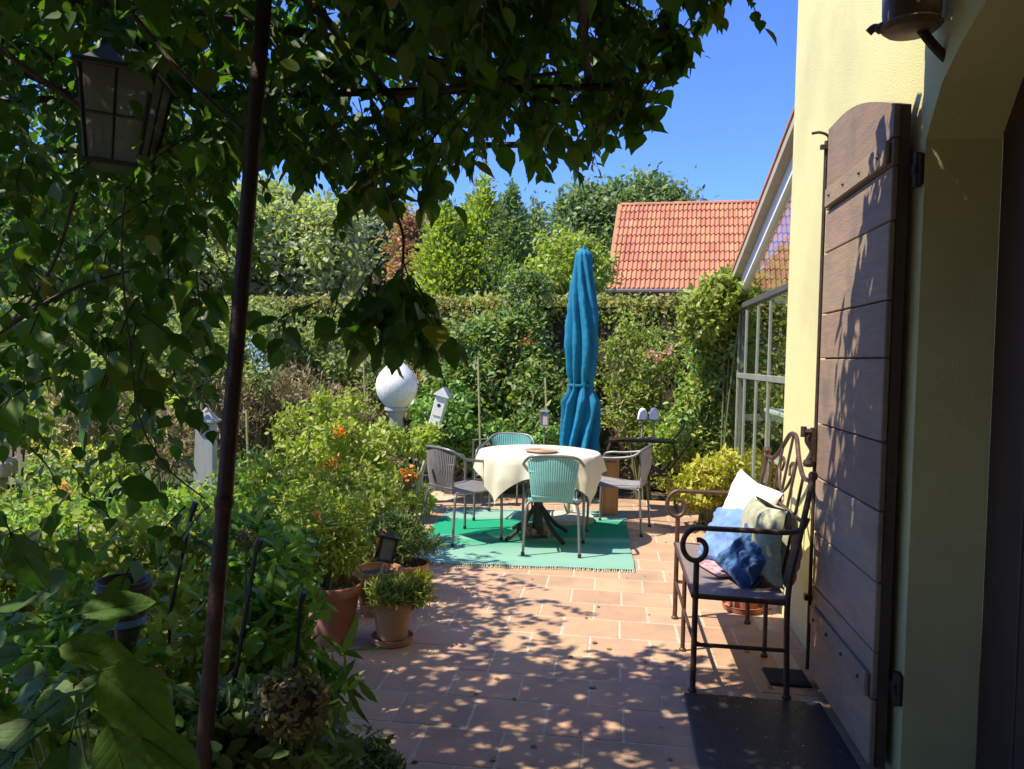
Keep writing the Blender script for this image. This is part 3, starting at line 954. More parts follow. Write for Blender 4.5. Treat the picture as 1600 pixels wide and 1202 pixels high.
bp = basept(60, 14)
plant('leafy_tree', 'mid green tree at the far left behind the hanging vine', 'tree', bp,
      [lobe(40, 380, 14, 130, 120, bp), lobe(-60, 330, 14, 110, 150, bp)], G_mid, .12, per_area=11, leaf_n=45, clump_r=.42, trunk=(1.8, .14), inner=.6)
bp = basept(590, 18)
plant('grey_green_tree', 'dull grey green tree between the pale tree and the reddish one', 'tree', bp,
      [lobe(592, 385, 18, 50, 65, bp), lobe(600, 335, 18, 28, 35, bp), lobe(560, 420, 18, 40, 50, bp)], G_grey, .13, per_area=13, leaf_n=45, clump_r=.42, trunk=(2.2, .14), inner=.6)
bp = basept(645, 15)
plant('reddish_tree', 'small tree with reddish brown foliage rising above the hedge', 'tree', bp,
      [lobe(640, 370, 15, 30, 40, bp), lobe(650, 420, 15, 38, 45, bp)], [G_red], .11, per_area=18, leaf_n=40, clump_r=.26, trunk=(2.2, .1), inner=.6)


def cone_tree(label, apex, basepx, Y, halfw, m, size, loc_px, k=150, name='conifer'):
    bp = basept(loc_px, Y)
    t = thing(name, label, 'tree', bp)
    a = Vector(rel(apex[0], apex[1], Y, bp)); z1 = rel(basepx[0], basepx[1], Y, bp)[2]
    hw = halfw * Y / 1200
    P = []; O = []
    for i in range(k):
        f = random.random() ** .6
        z = a.z - (a.z - z1) * f
        rr = hw * f ** .8 * random.uniform(.55, 1.05)
        an = random.uniform(0, 2 * PI)
        c = np.array([a.x + math.cos(an) * rr, a.y + math.sin(an) * rr, z])
        nn = int(36 * random.uniform(.5, 1.4))
        P.append(c + RNG.normal(size=(nn, 3)) * np.array([.11, .11, .16]) * (0.6 + f)); O.append(np.repeat(np.array([[math.cos(an), math.sin(an), .5]]), nn, 0))
    P.append(np.array([[a.x, a.y, a.z]]) + RNG.normal(size=(60, 3)) * np.array([.05, .05, .16])); O.append(np.repeat([[0, 0, 1.]], 60, 0))
    P = np.concatenate(P); O = np.concatenate(O)
    o = link('crown', leaf_mesh('leaves', P, O + rnd_dirs(len(P), .2) * .7, rnd_dirs(len(P), .6), size * (.7 + .6 * RNG.random(len(P))), 'simple', m), t); o['kind'] = 'stuff'
    b = MB(); b.tube([(0, 0, 0), (a.x, a.y, a.z - .1)], [.1, .015], 6)
    b.build('trunk', M_bark, t)
    return t


cone_tree('tallest pointed yellow green tree, directly left of the closed parasol top', (755, 288), (755, 470), 14, 66, G_yel, .095, 755, 230)
cone_tree('second pointed tree just right of the tallest one, slightly lower', (799, 306), (805, 470), 13.6, 46, G_mid, .09, 800, 150)
cone_tree('shorter slim grey green pointed tree beside the gap of blue sky', (836, 330), (836, 470), 14.5, 34, G_grey, .09, 836, 110)
cone_tree('low bright yellow green bush behind the reddish tree and the tall pointed one', (697, 325), (700, 470), 13.5, 44, G_yel, .09, 700, 140, 'conical_shrub')
bp = basept(975, 34)
plant('round_tree', 'large round green tree rising behind the orange tiled roof', 'tree', bp,
      [lobe(945, 375, 34, 75, 80, bp), lobe(1000, 345, 34, 65, 50, bp), lobe(1045, 325, 34, 30, 35, bp), lobe(1010, 300, 34, 20, 16, bp), lobe(900, 350, 34, 25, 40, bp), lobe(925, 312, 34, 25, 20, bp)], G_mid, .24, per_area=4.6, leaf_n=45, clump_r=.75, trunk=(4, .3), inner=.6)
bp = basept(875, 13)
plant('light_green_shrub', 'light green shrub behind the hedge directly behind the parasol tip', 'shrub', bp,
      [lobe(882, 410, 13, 48, 50, bp), lobe(925, 430, 13, 30, 40, bp)], G_pale if False else G_yel, .085, per_area=22, leaf_n=45, clump_r=.25, stems=8)

# shrubs in front of the hedge
bp = basept(785, 8.7)
plant('glossy_shrub', 'large dark green glossy shrub against the hedge behind the round table', 'shrub', bp,
      [lobe(730, 620, 8.7, 62, 80, bp, .3), lobe(800, 570, 8.9, 66, 92, bp, .3), lobe(845, 640, 8.6, 45, 75, bp, .35), lobe(740, 540, 8.9, 50, 40, bp, .3), lobe(820, 455, 9.2, 26, 28, bp, .2)],
      [G_dark, G_hedge], .062, per_area=42, leaf_n=50, clump_r=.17, stems=14, flowers=(F_red, [rel(822, 535, 8.3, bp), rel(650, 590, 8.4, bp)], (.035, 26)))
bp = basept(690, 8.5)
plant('mid_green_shrub', 'mid green leafy shrub between the white onion lamp and the table', 'shrub', bp,
      [lobe(700, 655, 8.3, 50, 60, bp, .3), lobe(845, 690, 8.2, 30, 30, bp, .2), lobe(765, 690, 8.4, 50, 30, bp, .25)], G_ivy, .06, per_area=46, leaf_n=50, clump_r=.13, stems=10)
bp = basept(1095, 8.3)
plant('ivy', 'ivy climbing at the right end of the hedge beside the conservatory', 'climbing plant', bp,
      [lobe(1105, 640, 8.3, 45, 60, bp, .3), lobe(1130, 550, 8.2, 35, 70, bp, .3), lobe(1152, 520, 7.9, 14, 50, bp, .2), lobe(1060, 690, 8.2, 40, 35, bp, .25), lobe(1150, 640, 8.5, 16, 90, bp, .25), lobe(1105, 520, 8.0, 30, 40, bp, .2)], [G_ivy, G_bright], .055, per_area=50, leaf_n=55, clump_r=.14, stems=10)
bp = basept(1125, 8.0)
plant('wisteria', 'bright lime green climber bushing over the low end of the conservatory roof', 'climbing plant', bp,
      [lobe(1120, 480, 7.75, 40, 42, bp, .25), lobe(1145, 450, 7.6, 18, 24, bp, .2), lobe(1095, 500, 7.9, 22, 26, bp, .2)], G_bright, .07, per_area=80, leaf_n=45, clump_r=.11, stems=3, droop=.5)
bp = basept(1010, 8.6)
plant('flowering_climber', 'brownish thinning climber with a few pale pink flowers right of the parasol', 'climbing plant', bp,
      [lobe(1005, 550, 8.65, 60, 70, bp, .2), lobe(985, 640, 8.6, 45, 50, bp, .2)], G_hedge, .05, per_area=34, leaf_n=40, clump_r=.15, stems=24, flowers=(F_pink, [rel(1015, 552, 8.35, bp), rel(1030, 560, 8.35, bp), rel(1045, 548, 8.35, bp)], (.03, 30)))
bp = basept(1120, 7.2)
plant('golden_shrub', 'low golden yellow shrub at the end of the patio beside the conservatory', 'shrub', bp,
      [lobe(1130, 745, 7.2, 50, 36, bp, .25), lobe(1085, 765, 7.1, 36, 24, bp, .2), lobe(1160, 765, 7.2, 28, 26, bp, .2)], G_golden, .05, per_area=80, leaf_n=50, clump_r=.09, stems=14)
# dry border in the middle left
bp = basept(450, 8.0)
plant('dry_perennials', 'patch of brown dried stalks and seed heads in front of the hedge', 'plants', bp,
      [lobe(450, 640, 8.0, 80, 60, bp, .5), lobe(520, 660, 8.2, 50, 50, bp, .4), lobe(380, 650, 7.6, 50, 60, bp, .4)], G_dry, .075, kind='lance', per_area=34, leaf_n=45, clump_r=.16, stems=60, up=0, droop=-.8, sr=.006)
bp = basept(385, 8.8)
plant('yellow_green_shrub', 'yellow green shrub rising in front of the hedge behind the rusty pole', 'shrub', bp,
      [lobe(330, 580, 8.6, 70, 60, bp, .35), lobe(400, 520, 8.8, 60, 50, bp, .3), lobe(500, 560, 9.0, 55, 50, bp, .25), lobe(590, 590, 9.0, 40, 55, bp, .25)], G_herb, .055, per_area=44, leaf_n=50, clump_r=.15, stems=20)
bp = basept(405, 7.4)
plant('blue_flowering_plant', 'tall plant with a head of pale blue flowers right of the rusty pole', 'plant', bp,
      [lobe(408, 590, 7.4, 22, 30, bp, .15)], G_herb, .05, per_area=50, leaf_n=30, clump_r=.09, stems=6, flowers=(F_blue, [rel(402, 555, 7.3, bp), rel(408, 575, 7.3, bp), rel(395, 540, 7.3, bp)], (.04, 45)))
bp = basept(445, 5.6)
plant('low_blue_flowers', 'low clump of light blue flowers among the sunny plants', 'plant', bp,
      [lobe(440, 790, 5.6, 50, 30, bp, .2)], G_shade, .05, per_area=60, leaf_n=30, clump_r=.08, stems=6, flowers=(F_blue, [rel(425, 755, 5.4, bp), rel(438, 748, 5.4, bp), rel(408, 765, 5.4, bp), rel(450, 745, 5.45, bp)], (.03, 40)))

# ================================================================ SUNNY BEDS ON THE LEFT
bp = basept(200, 7.0)
plant('garden_shrub', 'sunlit yellow green shrub seen through the hanging vine at the left', 'shrub', bp,
      [lobe(230, 600, 7.2, 70, 70, bp, .4), lobe(130, 620, 7.4, 80, 60, bp, .4), lobe(290, 560, 7.6, 50, 60, bp, .3), lobe(200, 520, 8.0, 90, 60, bp, .3)], G_herb, .06, per_area=40, leaf_n=45, clump_r=.16, stems=20)
bp = basept(160, 6.6)
plant('tall_yellow_shrub', 'bright yellow green shrub between the left shrubs and the grey capped post', 'shrub', bp,
      [lobe(150, 660, 6.6, 80, 60, bp, .4), lobe(250, 680, 6.4, 60, 50, bp, .3), lobe(60, 640, 6.8, 70, 60, bp, .4)], G_yel, .06, per_area=44, leaf_n=45, clump_r=.14, stems=20)
bp = basept(250, 6.0)
plant('dry_grasses', 'pinkish brown dried grasses in the left bed behind the vine', 'plants', bp,
      [lobe(270, 690, 6.0, 50, 50, bp, .25), lobe(130, 640, 6.1, 60, 50, bp, .3)], G_dry, .07, kind='lance', per_area=44, leaf_n=40, clump_r=.13, stems=30, up=0, droop=-.8, sr=.005)
bp = basept(20, 6.5)
plant('garden_shrub', 'green garden shrub at the far left edge behind the pale stone wall', 'shrub', bp,
      [lobe(-20, 560, 7.5, 120, 90, bp, .5), lobe(-120, 600, 6.5, 100, 120, bp, .5)], G_mid, .06, per_area=24, leaf_n=45, clump_r=.18, stems=12)
bp = basept(120, 5.6)
plant('yellow_flowers', 'low yellow and orange flowers in the sunny bed at the left', 'plants', bp,
      [lobe(130, 735, 5.6, 90, 30, bp, .3), lobe(60, 790, 5.0, 90, 40, bp, .3)], [G_yel, G_mid], .05, per_area=50, leaf_n=40, clump_r=.1, stems=10,
      flowers=(F_yellow, [rel(110, 710, 5.4, bp), rel(95, 720, 5.4, bp), rel(140, 705, 5.4, bp), rel(60, 700, 5.4, bp)], (.05, 24)))
bp = basept(90, 4.9)
plant('orange_flowers', 'single clump of orange blossoms low in the left bed', 'plants', bp,
      [lobe(95, 800, 4.9, 50, 26, bp, .2)], G_yel, .045, per_area=50, leaf_n=40, clump_r=.08, stems=5, flowers=(F_orange, [rel(98, 762, 4.8, bp), rel(70, 878, 4.4, bp)], (.03, 30)))
# low pale pink stone wall at the far left
t = thing('garden_wall', 'low wall of pale pink stones at the far left of the garden', 'wall', (-5.2, 6.3, 0), R(8))
for r in range(4):
    x = -2.6 + (r % 2) * .16 + random.uniform(-.1, .1)
    while x < -.35:
        wd = random.uniform(.26, .44)
        b = MB(); b.bbox((0, 0, 0), (wd - .015, .26 + random.uniform(-.04, .02), .165), .035)
        b.build('stone', M_pinkpath, t, loc=(x + wd / 2, random.uniform(-.03, .03), .07 + r * .175), rot=(0, random.uniform(-.03, .03), random.uniform(-.06, .06)))
        x += wd
# grass
P = []
for i in range(9000):
    p = (random.uniform(-7.5, -1.85), random.uniform(4.6, 9.3), -.04)
    P.append(p)
P = np.array(P)
o = link('grass', leaf_mesh('grass', P, rnd_dirs(len(P), 2.6), rnd_dirs(len(P), 0), .10 * (.6 + .8 * RNG.random(len(P))), 'blade', G_grass)); tag(o, 'uneven lawn grass left of the patio', 'grass', kind='stuff')
b = MB(); b.grid(lambda u, v: (-8 + u * 6.2, 4.4 + v * 5, -.032 + .012 * noise.noise(Vector((u * 20, v * 20, 0)))), 40, 40)
M_turf = mat('turf', (.07, .11, .03), (.10, .10, .04), rough=1, scale=12, bump=1)
tag(b.build('lawn', M_turf), 'green lawn left of the patio', kind='structure')


def pot(name, label, loc, r, h, m, saucer=True, group=None, soil=True):
    t = thing(name, label, 'plant pot', loc, random.uniform(0, 3), group)
    z = .03 if saucer else 0
    b = MB()
    b.lathe([(r * .68, z), (r * .74, z + h * .2), (r * .92, z + h * .80), (r * .93, z + h * .82), (r * 1.02, z + h * .83), (r * 1.04, z + h * .86), (r * 1.05, z + h * .97), (r * 1.03, z + h),
             (r * .95, z + h), (r * .93, z + h * .93), (r * .86, z + h * .86)], 36)
    b.build('body', m, t, smooth=35)
    b = MB(); b.lathe([(r * .90, z + h * .86), (r * .5, z + h * .90), (0, z + h * .91)], 24)
    b.build('potting_soil', M_potsoil, t)
    if saucer:
        b = MB(); b.lathe([(r * .82, .002), (r * .90, .006), (r * .97, .034), (r * .99, .038), (r * .94, .038), (r * .86, .014), (0, .012)], 36)
        b.build('saucer', m, t, smooth=35)
    return t


p0 = atZ(613, 1003, 0)
pot('plant_pot', 'beige clay pot on a saucer at the edge of the patio', (p0.x, p0.y, 0), .115, .205, M_terra2)
bp = (p0.x, p0.y, .20)
plant('lavender', 'small grey green herb bush with a yellow tuft in the beige pot', 'potted plant', bp,
      [((0, 0, .05), (.13, .12, .06)), ((-.07, 0, .05), (.10, .1, .05)), ((.09, .02, .06), (.08, .08, .07))], G_herb, .045, kind='lance', per_area=420, leaf_n=34, clump_r=.035, stems=16, up=.4, droop=-1.2, sr=.003)
bp = (p0.x + .13, p0.y + .05, .21)
plant('yellow_herb', 'yellowish sprig growing at the right side of the beige pot', 'potted plant', bp,
      [((0, 0, .07), (.05, .05, .09))], G_golden, .035, kind='lance', per_area=420, leaf_n=26, clump_r=.025, stems=5, droop=-.8, sr=.002)
p1 = atZ(512, 1006, 0)
pot('plant_pot', 'large terracotta pot with a fruiting plant, left of the beige pot', (p1.x + .0, p1.y + .05, 0), .155, .31, M_terra, saucer=False)
p2 = atZ(585, 968, 0)
pot('plant_pot', 'terracotta pot standing between the large pot and the beige pot, further back', (p2.x - .02, p2.y + .12, 0), .14, .26, M_terra, saucer=False)
p3 = atZ(625, 945, 0)
pot('plant_pot', 'terracotta pot holding the dark green bush behind the beige pot', (p3.x, p3.y + .15, 0), .13, .22, M_terra, saucer=False)
p4 = atZ(480, 975, 0)
pot('plant_pot', 'terracotta pot half hidden in leaves furthest left of the pots', (p4.x - .1, p4.y + .1, 0), .14, .27, M_terra, saucer=False)
for i, (px, Y, r, lab) in enumerate([(560, 5.5, .16, 'weathered pinkish pot under the orange fruited plants'), (505, 5.2, .15, 'pinkish terracotta pot among the bright green plants')]):
    q = atY(px, 565, Y)
    pot('plant_pot', lab, (q.x, Y, 0), r, .27, M_terra, saucer=False)

# fruiting bright green plants in pots
q = Vector((p1.x - .03, p1.y + .05, .28)); bq = tuple(q)
plant('pepper_plant', 'bushy plant with small orange fruits in the large terracotta pot', 'potted plant', bq,
      [lobe(500, 850, q.y + .1, 62, 46, bq, .16), lobe(470, 800, q.y + .3, 45, 46, bq, .16), lobe(535, 815, q.y + .25, 45, 40, bq, .16)], G_yel, .055, kind='lance', per_area=130, leaf_n=26, clump_r=.07, stems=18, droop=.3, sr=.004,
      flowers=(F_orange, [rel(450, 832, q.y - .1, bq), rel(495, 800, q.y, bq), rel(600, 842, q.y + .3, bq), rel(508, 840, q.y, bq)], (.02, 16)), flower_size=.028)
bq = basept(560, 5.5)
plant('citrus_shrub', 'tall bright green shrub with orange fruits behind the potted plants', 'shrub', bq,
      [lobe(560, 780, 5.4, 62, 50, bq, .3), lobe(530, 710, 5.6, 34, 60, bq, .2), lobe(480, 720, 5.8, 34, 55, bq, .2), lobe(605, 800, 5.2, 40, 34, bq, .2), lobe(545, 650, 5.8, 16, 36, bq, .1), lobe(455, 670, 6.0, 20, 40, bq, .12), lobe(585, 715, 5.7, 24, 40, bq, .12), lobe(500, 650, 5.9, 14, 40, bq, .1)],
      G_bright, .050, per_area=80, leaf_n=24, clump_r=.085, stems=60, droop=-.2, sr=.005,
      flowers=(F_orange, [rel(528, 675, 5.4, bq), rel(518, 722, 5.3, bq), rel(508, 735, 5.3, bq), rel(605, 855, 4.9, bq), rel(590, 860, 4.9, bq), rel(540, 820, 5.0, bq)], (.025, 26)), flower_size=.035)
bq = basept(470, 5.0)
plant('garden_plant', 'loose leafy green plant filling the bed behind the terracotta pots', 'plant', bq,
      [lobe(450, 850, 4.9, 60, 60, bq, .25), lobe(400, 870, 4.6, 50, 70, bq, .25), lobe(560, 870, 4.9, 40, 40, bq, .2), lobe(420, 760, 5.2, 40, 50, bq, .2)], G_bright, .06, kind='lance', per_area=90, leaf_n=30, clump_r=.10, stems=40, droop=-.2, sr=.005)
bq = (p3.x, p3.y + .15, .2)
plant('dark_green_bush', 'feathery dark green bush in a pot beside the rug', 'potted plant', bq,
      [lobe(640, 850, p3.y + .15, 40, 30, bq, .13), lobe(610, 830, p3.y + .2, 30, 28, bq, .12)], G_mid, .05, kind='lance', per_area=230, leaf_n=30, clump_r=.05, stems=14, droop=-.4, sr=.003)

# dark solar lantern among the pots
q = atY(600, 858, 4.0)
t = thing('solar_lantern', 'small black framed lantern tilted among the potted plants', 'lantern', (q.x, 4.0, q.z - .06), .3)
t.rotation_euler = (R(-8), R(14), R(20))
for sx in (-.04, .04):
    for sy in (-.04, .04):
        b = MB(); b.box((sx, sy, .06), (.012, .012, .12)); b.build('post', M_black, t)
b = MB(); b.bbox((0, 0, .06), (.075, .075, .11), .002); b.build('glass', M_frost, t)
b = MB(); b.bbox((0, 0, .0), (.10, .10, .014), .003); b.bbox((0, 0, .125), (.11, .11, .014), .003); b.box((0, 0, .145), (.06, .06, .03), taper=.4); b.build('cap', M_black, t)
b = MB(); b.tube([(0, 0, 0), (0, 0, -.16)], .007, 6); b.build('stake', M_white, t)

# brown bowl on a stand with marigolds
c = atY(615, 752, 6.75)
t = thing('flower_bowl', 'dark brown bowl on a short stand holding orange marigolds, left of the grey chair', 'planter', (c.x, 6.78, .0), R(12))
b = MB(); b.lathe([(.05, c.z - .12), (.13, c.z - .08), (.19, c.z - .01), (.21, c.z + .05), (.2, c.z + .055), (.17, c.z + .02), (0, c.z + .02)], 28); b.build('bowl', mat('brown_bowl', (.10, .045, .03), (.06, .03, .02), rough=.5), t, smooth=True)
for k in range(3):
    a = R(120 * k); b = MB(); b.tube([(.08 * math.cos(a), .08 * math.sin(a), c.z - .1), (.15 * math.cos(a), .15 * math.sin(a), 0)], .012, 6); b.build('leg', M_iron, t)
bq = (c.x, 6.78, c.z + .02)
plant('marigolds', 'orange marigold blossoms with pinkish flower heads in the brown bowl', 'flowers', bq, [((0, 0, .05), (.2, .16, .07))], G_mid, .04, per_area=200, leaf_n=26, clump_r=.04, stems=10, sr=.003,
      flowers=(F_orange, [(.13, -.08, .08), (.1, -.12, .03), (.17, -.05, .03), (-.12, -.1, -.01), (-.16, -.08, -.02), (.02, -.15, -.02)], (.028, 46)), flower_size=.034)
bq = (c.x - .04, 6.85, c.z + .04)
plant('sedum', 'dull pink sedum flower head behind the marigolds in the brown bowl', 'flowers', bq, [((0, 0, .1), (.12, .1, .06))], leafmat('sedum_petals', [(.40, .22, .17), (.34, .2, .14), (.45, .28, .22)], .3), .028, per_area=400, leaf_n=26, clump_r=.03, stems=8, sr=.003)

# ================================================================ GARDEN ORNAMENTS
def onion():
    c = atY(620, 600, 7.6)
    t = thing('onion_lamp', 'large white onion shaped garden lamp on a grey post', 'garden lamp', (c.x, 7.6, 0))
    k = 7.6 / 1200
    prof = [(.0, -.02), (.08, 0), (.135, .02)]
    zt_ = atY(615, 553, 7.6).z; zb = atY(620, 638, 7.6).z
    H = zt_ - zb
    pr = [(.09, 0), (.15, .1), (.20, .25), (.22, .4), (.205, .55), (.16, .68), (.10, .79), (.05, .87), (.02, .95), (0.0, 1.0)]
    b = MB(); b.lathe([(r * .96, zb + z * H) for r, z in pr], 48, fold=lambda a, z: 1 + .025 * abs(math.sin(a * 12)))
    b.build('globe', M_paper, t, smooth=40)
    b = MB(); b.lathe([(.11, zb - .03), (.12, zb - .02), (.12, zb + .01), (.09, zb + .012)], 24); b.build('collar', M_stonegrey, t)
    b = MB(); b.lathe([(.09, 0), (.085, .03), (.07, .3), (.066, zb - .1), (.095, zb - .04), (.1, zb - .028)], 20)
    b.build('post', M_stonegrey, t, smooth=35)
onion()
c = atY(660, 605, 7.5)
t = thing('birdhouse', 'narrow white wooden birdhouse leaning to the right on a stake', 'birdhouse', (atY(648, 660, 7.5).x, 7.5, 0))
t.rotation_euler = (0, R(14), 0)
zb = atY(652, 662, 7.5).z; zt_ = atY(664, 612, 7.5).z
b = MB(); b.bbox((0, 0, (zb + zt_) / 2), (.11, .11, zt_ - zb), .005); b.build('body', M_white, t)
b = MB(); b.prism([(-.085, zt_ - .005), (.085, zt_ - .005), (0, zt_ + .09)], 'y', -.08, .08); b.build('roof', M_white, t)
b = MB(); b.lathe([(.0, .001), (.018, .001), (.018, -.01), (0, -.01)], 16, (0, -.056, zt_ - .1), M=Matrix.Rotation(R(90), 3, 'X')); b.build('entrance_hole', M_black, t)
b = MB(); b.box((0, -.058, zb + .12), (.07, .008, .01)); b.box((0, 0, zb + .01), (.14, .14, .02)); b.build('ledge', M_greywhite, t)
b = MB(); b.tube([(0, 0, 0), (0, 0, zb)], .022, 8); b.build('stake', M_greywhite, t)

c = atY(322, 700, 5.3)
t = thing('obelisk_post', 'pale grey square post with a pyramid cap behind the rusty pole', 'post', (c.x, 5.3, 0), R(12))
zt_ = atY(322, 660, 5.3).z
b = MB(); b.box((0, 0, zt_ / 2), (.15, .15, zt_), taper=.8); b.build('shaft', M_greywhite, t)
b = MB(); b.bbox((0, 0, zt_ + .01), (.17, .17, .02), .004); b.box((0, 0, zt_ + .065), (.15, .15, .09), taper=.03); b.build('cap', M_stonegrey, t)

bp = basept(655, 6.9)
plant('leafy_filler', 'low leafy plants around the foot of the onion lamp and the leaning birdhouse', 'plants', bp,
      [lobe(600, 690, 7.2, 32, 34, bp, .2), lobe(660, 690, 7.2, 26, 30, bp, .18), lobe(650, 785, 6.9, 24, 14, bp, .12)], G_yel, .05, per_area=70, leaf_n=26, clump_r=.08, stems=20, sr=.004)
# bamboo canes
for (px, y0_, y1_, Y, lab) in [(747, 560, 760, 8.0, 'pale bamboo cane standing by the glossy shrub left of the table'), (385, 640, 800, 6.2, 'leaning bamboo cane in the dry border'), (568, 565, 660, 8.4, 'thin bamboo cane behind the onion lamp'), (852, 590, 690, 8.2, 'reddish plant support cane behind the table')]:
    a, c = atY(px, y0_, Y), atY(px + 6, y1_, Y)
    b = MB(); b.tube([(c.x, c.y, max(-.02, c.z - .3)), (a.x, a.y, a.z)], .011, 6)
    for k in range(5):
        q = Vector((c.x, c.y, c.z)).lerp(a, (k + 1) / 6); b.tube([q - Vector((0, 0, .006)), q + Vector((0, 0, .006))], .014, 6)
    tag(b.build('bamboo_cane', M_bamboo), lab, 'cane')

# cone planter of dark wicker at the left, hung on a rod stand
c = atY(193, 905, 1.95)
t = thing('cone_planter', 'dark ribbed cone shaped planter standing among the shaded leaves', 'planter', (c.x, 1.95, 0))
H = c.z - atY(190, 1035, 1.95).z
pr = [(.008, 0), (.03, .2), (.048, .45), (.06, .7), (.063, .86), (.067, .88), (.069, .93), (.064, .95), (.068, .985), (.066, 1), (.06, 1), (.055, .9), (.03, .5)]
b = MB(); b.lathe([(r, c.z - H + z * H) for r, z in pr], 40, fold=lambda a, z: 1 + .05 * abs(math.cos(a * 14)))
b.build('basket', M_coneplanter, t, smooth=40)
b = MB(); b.tube([(0, 0, 0), (0, 0, c.z - H + .02)], .008, 6); b.build('stand', M_black, t)
b = MB(); b.lathe([(.052, c.z - H * .52), (.0525, c.z - H * .44), (.05, c.z - H * .44), (.05, c.z - H * .52)], 40, fold=lambda a, z: 1.12); b.build('band', M_cushB, t)
c = atY(455, 885, 2.0)
for k, (px0, py0, px1, py1, Y) in enumerate([(400, 860, 352, 1150, 1.9), (300, 800, 265, 960, 2.2), (470, 940, 458, 1100, 2.3)]):
    a, c = atY(px0, py0, Y), atY(px1, py1, Y)
    b = MB(); b.tube([(c.x, c.y, -.03), c, a], .006, 6); b.tube([a, a + Vector((.012, 0, .03))], .010, 6)
    tag(b.build('garden_stake', M_black), ['thin dark plant stake right of the rusty pole', 'thin dark plant stake left of the rusty pole', 'short dark stake in front of the terracotta pots'][k], 'stake')

# ================================================================ SHADED BORDER IN FRONT, LEFT
def border(name, label, lobes_px, m, size, kind, per, n, cr, base, stems=30, **k):
    bp = basept(*base)
    return plant(name, label, 'plants', bp, [lobe(*l[:5], bp, l[5]) for l in lobes_px], m, size, kind=kind, per_area=per, leaf_n=n, clump_r=cr, stems=stems, sr=.004, **k)


border('shaded_perennials', 'dense green perennials in the shade right of the rusty pole', [(400, 930, 2.9, 55, 90, .3), (415, 1030, 2.7, 55, 45, .22), (400, 1020, 2.4, 60, 90, .25), (400, 850, 3.3, 50, 60, .3)], G_shade, .06, 'simple', 75, 24, .09, (430, 2.8), droop=.3)
border('shaded_perennials', 'loose green perennials between the cone planter and the rusty pole', [(270, 970, 2.6, 65, 80, .3), (230, 870, 3.2, 70, 60, .3), (300, 880, 3.3, 50, 60, .3), (280, 1060, 2.1, 60, 80, .25)], G_bright, .052, 'simple', 70, 24, .09, (270, 2.7), droop=.2)
border('shaded_perennials', 'green undergrowth at the far left below the hanging vine', [(60, 900, 2.8, 110, 70, .3), (-60, 900, 2.6, 100, 120, .3)], G_bright, .055, 'simple', 60, 24, .1, (60, 2.8))
border('bed_plants', 'sun speckled green plants in the middle of the left bed', [(200, 800, 4.2, 110, 40, .35), (330, 820, 4.2, 70, 50, .35), (380, 770, 4.8, 50, 50, .3), (80, 820, 4.2, 90, 40, .3)], [G_yel, G_shade], .05, 'simple', 50, 26, .11, (220, 4.2))
border('pointed_leaf_plant', 'plant with long pointed green leaves leaning over the patio edge', [(490, 1065, 2.45, 40, 32, .12), (445, 1040, 2.4, 40, 40, .14)], G_shade, .115, 'lance', 90, 12, .07, (470, 2.4), stems=16, droop=.5)
border('low_border', 'low dark green plants along the front of the border', [(330, 1150, 1.75, 80, 60, .2), (420, 1180, 1.8, 70, 40, .2), (250, 1190, 1.6, 80, 50, .2), (500, 1170, 2.1, 40, 40, .15)], G_mid, .05, 'simple', 150, 24, .06, (350, 1.75), stems=30)
border('undergrowth', 'dark leafy undergrowth behind the hydrangea leaves', [(100, 1080, 1.9, 120, 90, .25), (0, 1120, 1.7, 100, 90, .25), (180, 1150, 1.8, 90, 60, .25), (60, 990, 2.1, 100, 60, .25)], G_shade, .05, 'simple', 60, 20, .08, (100, 1.85), stems=20)
bp = basept(585, 2.3)
plant('variegated_plant', 'small plant with white edged leaves at the bottom edge of the patio', 'plant', bp,
      [lobe(575, 1185, 2.3, 40, 24, bp, .08), lobe(600, 1200, 2.3, 30, 24, bp, .08), lobe(550, 1200, 2.25, 30, 24, bp, .08)], G_var, .026, per_area=520, leaf_n=22, clump_r=.03, stems=16, sr=.002)
# round river stones and an edging at the border
b = MB(); b.lathe([(0, 0), (.1, .01), (.13, .05), (.1, .09), (0, .11)], 20, (-1.12, 2.55, -.03), fold=lambda a, z: 1 + .1 * math.sin(2 * a))
tag(b.build('edging_stone', M_stonegrey, smooth=True), 'rounded pale stone under the pointed leaves at the border edge', 'stone')

# hydrangea with large leaves
def bigleaf_mesh(w=.62, curl=.2, seed=0):
    nu, nv = 9, 12
    vs = []; rr = random.Random(seed)
    for j in range(nv):
        t = j / (nv - 1)
        wid = w * .5 * (math.sin(PI * min(1, t * 1.02)) ** .62) * (1 - .35 * t)
        if j == nv - 1: wid = 0.0
        for i in range(nu):
            s = (i / (nu - 1) - .5) * 2
            ed = 1 + (.05 if j % 2 else -.03) * (abs(s) > .9)
            x = s * wid * ed
            rib = .022 * math.cos((t - abs(s) * .22) * 34) * (abs(s) > .08) * (1 - abs(s) * .4)
            z = .20 * abs(x) ** 1.0 * .6 - curl * t * t + rib * .35 + rr.uniform(-.003, .003)
            if abs(s) < .05: z -= .012
            vs.append((x, t + .05 * abs(s), z))
    fs = [(j * nu + i, j * nu + i + 1, (j + 1) * nu + i + 1, (j + 1) * nu + i) for j in range(nv - 1) for i in range(nu - 1)]
    b = MB(); b.add(vs, fs)
    b.tube([(0, -.25, -.03), (0, 0, -.004), (0, .5, -.004 - curl * .25), (0, .95, -curl * .9)], [.014, .012, .008, .003], 5)
    return b.mesh('leaf', G_hyd, smooth=True, fix=False)


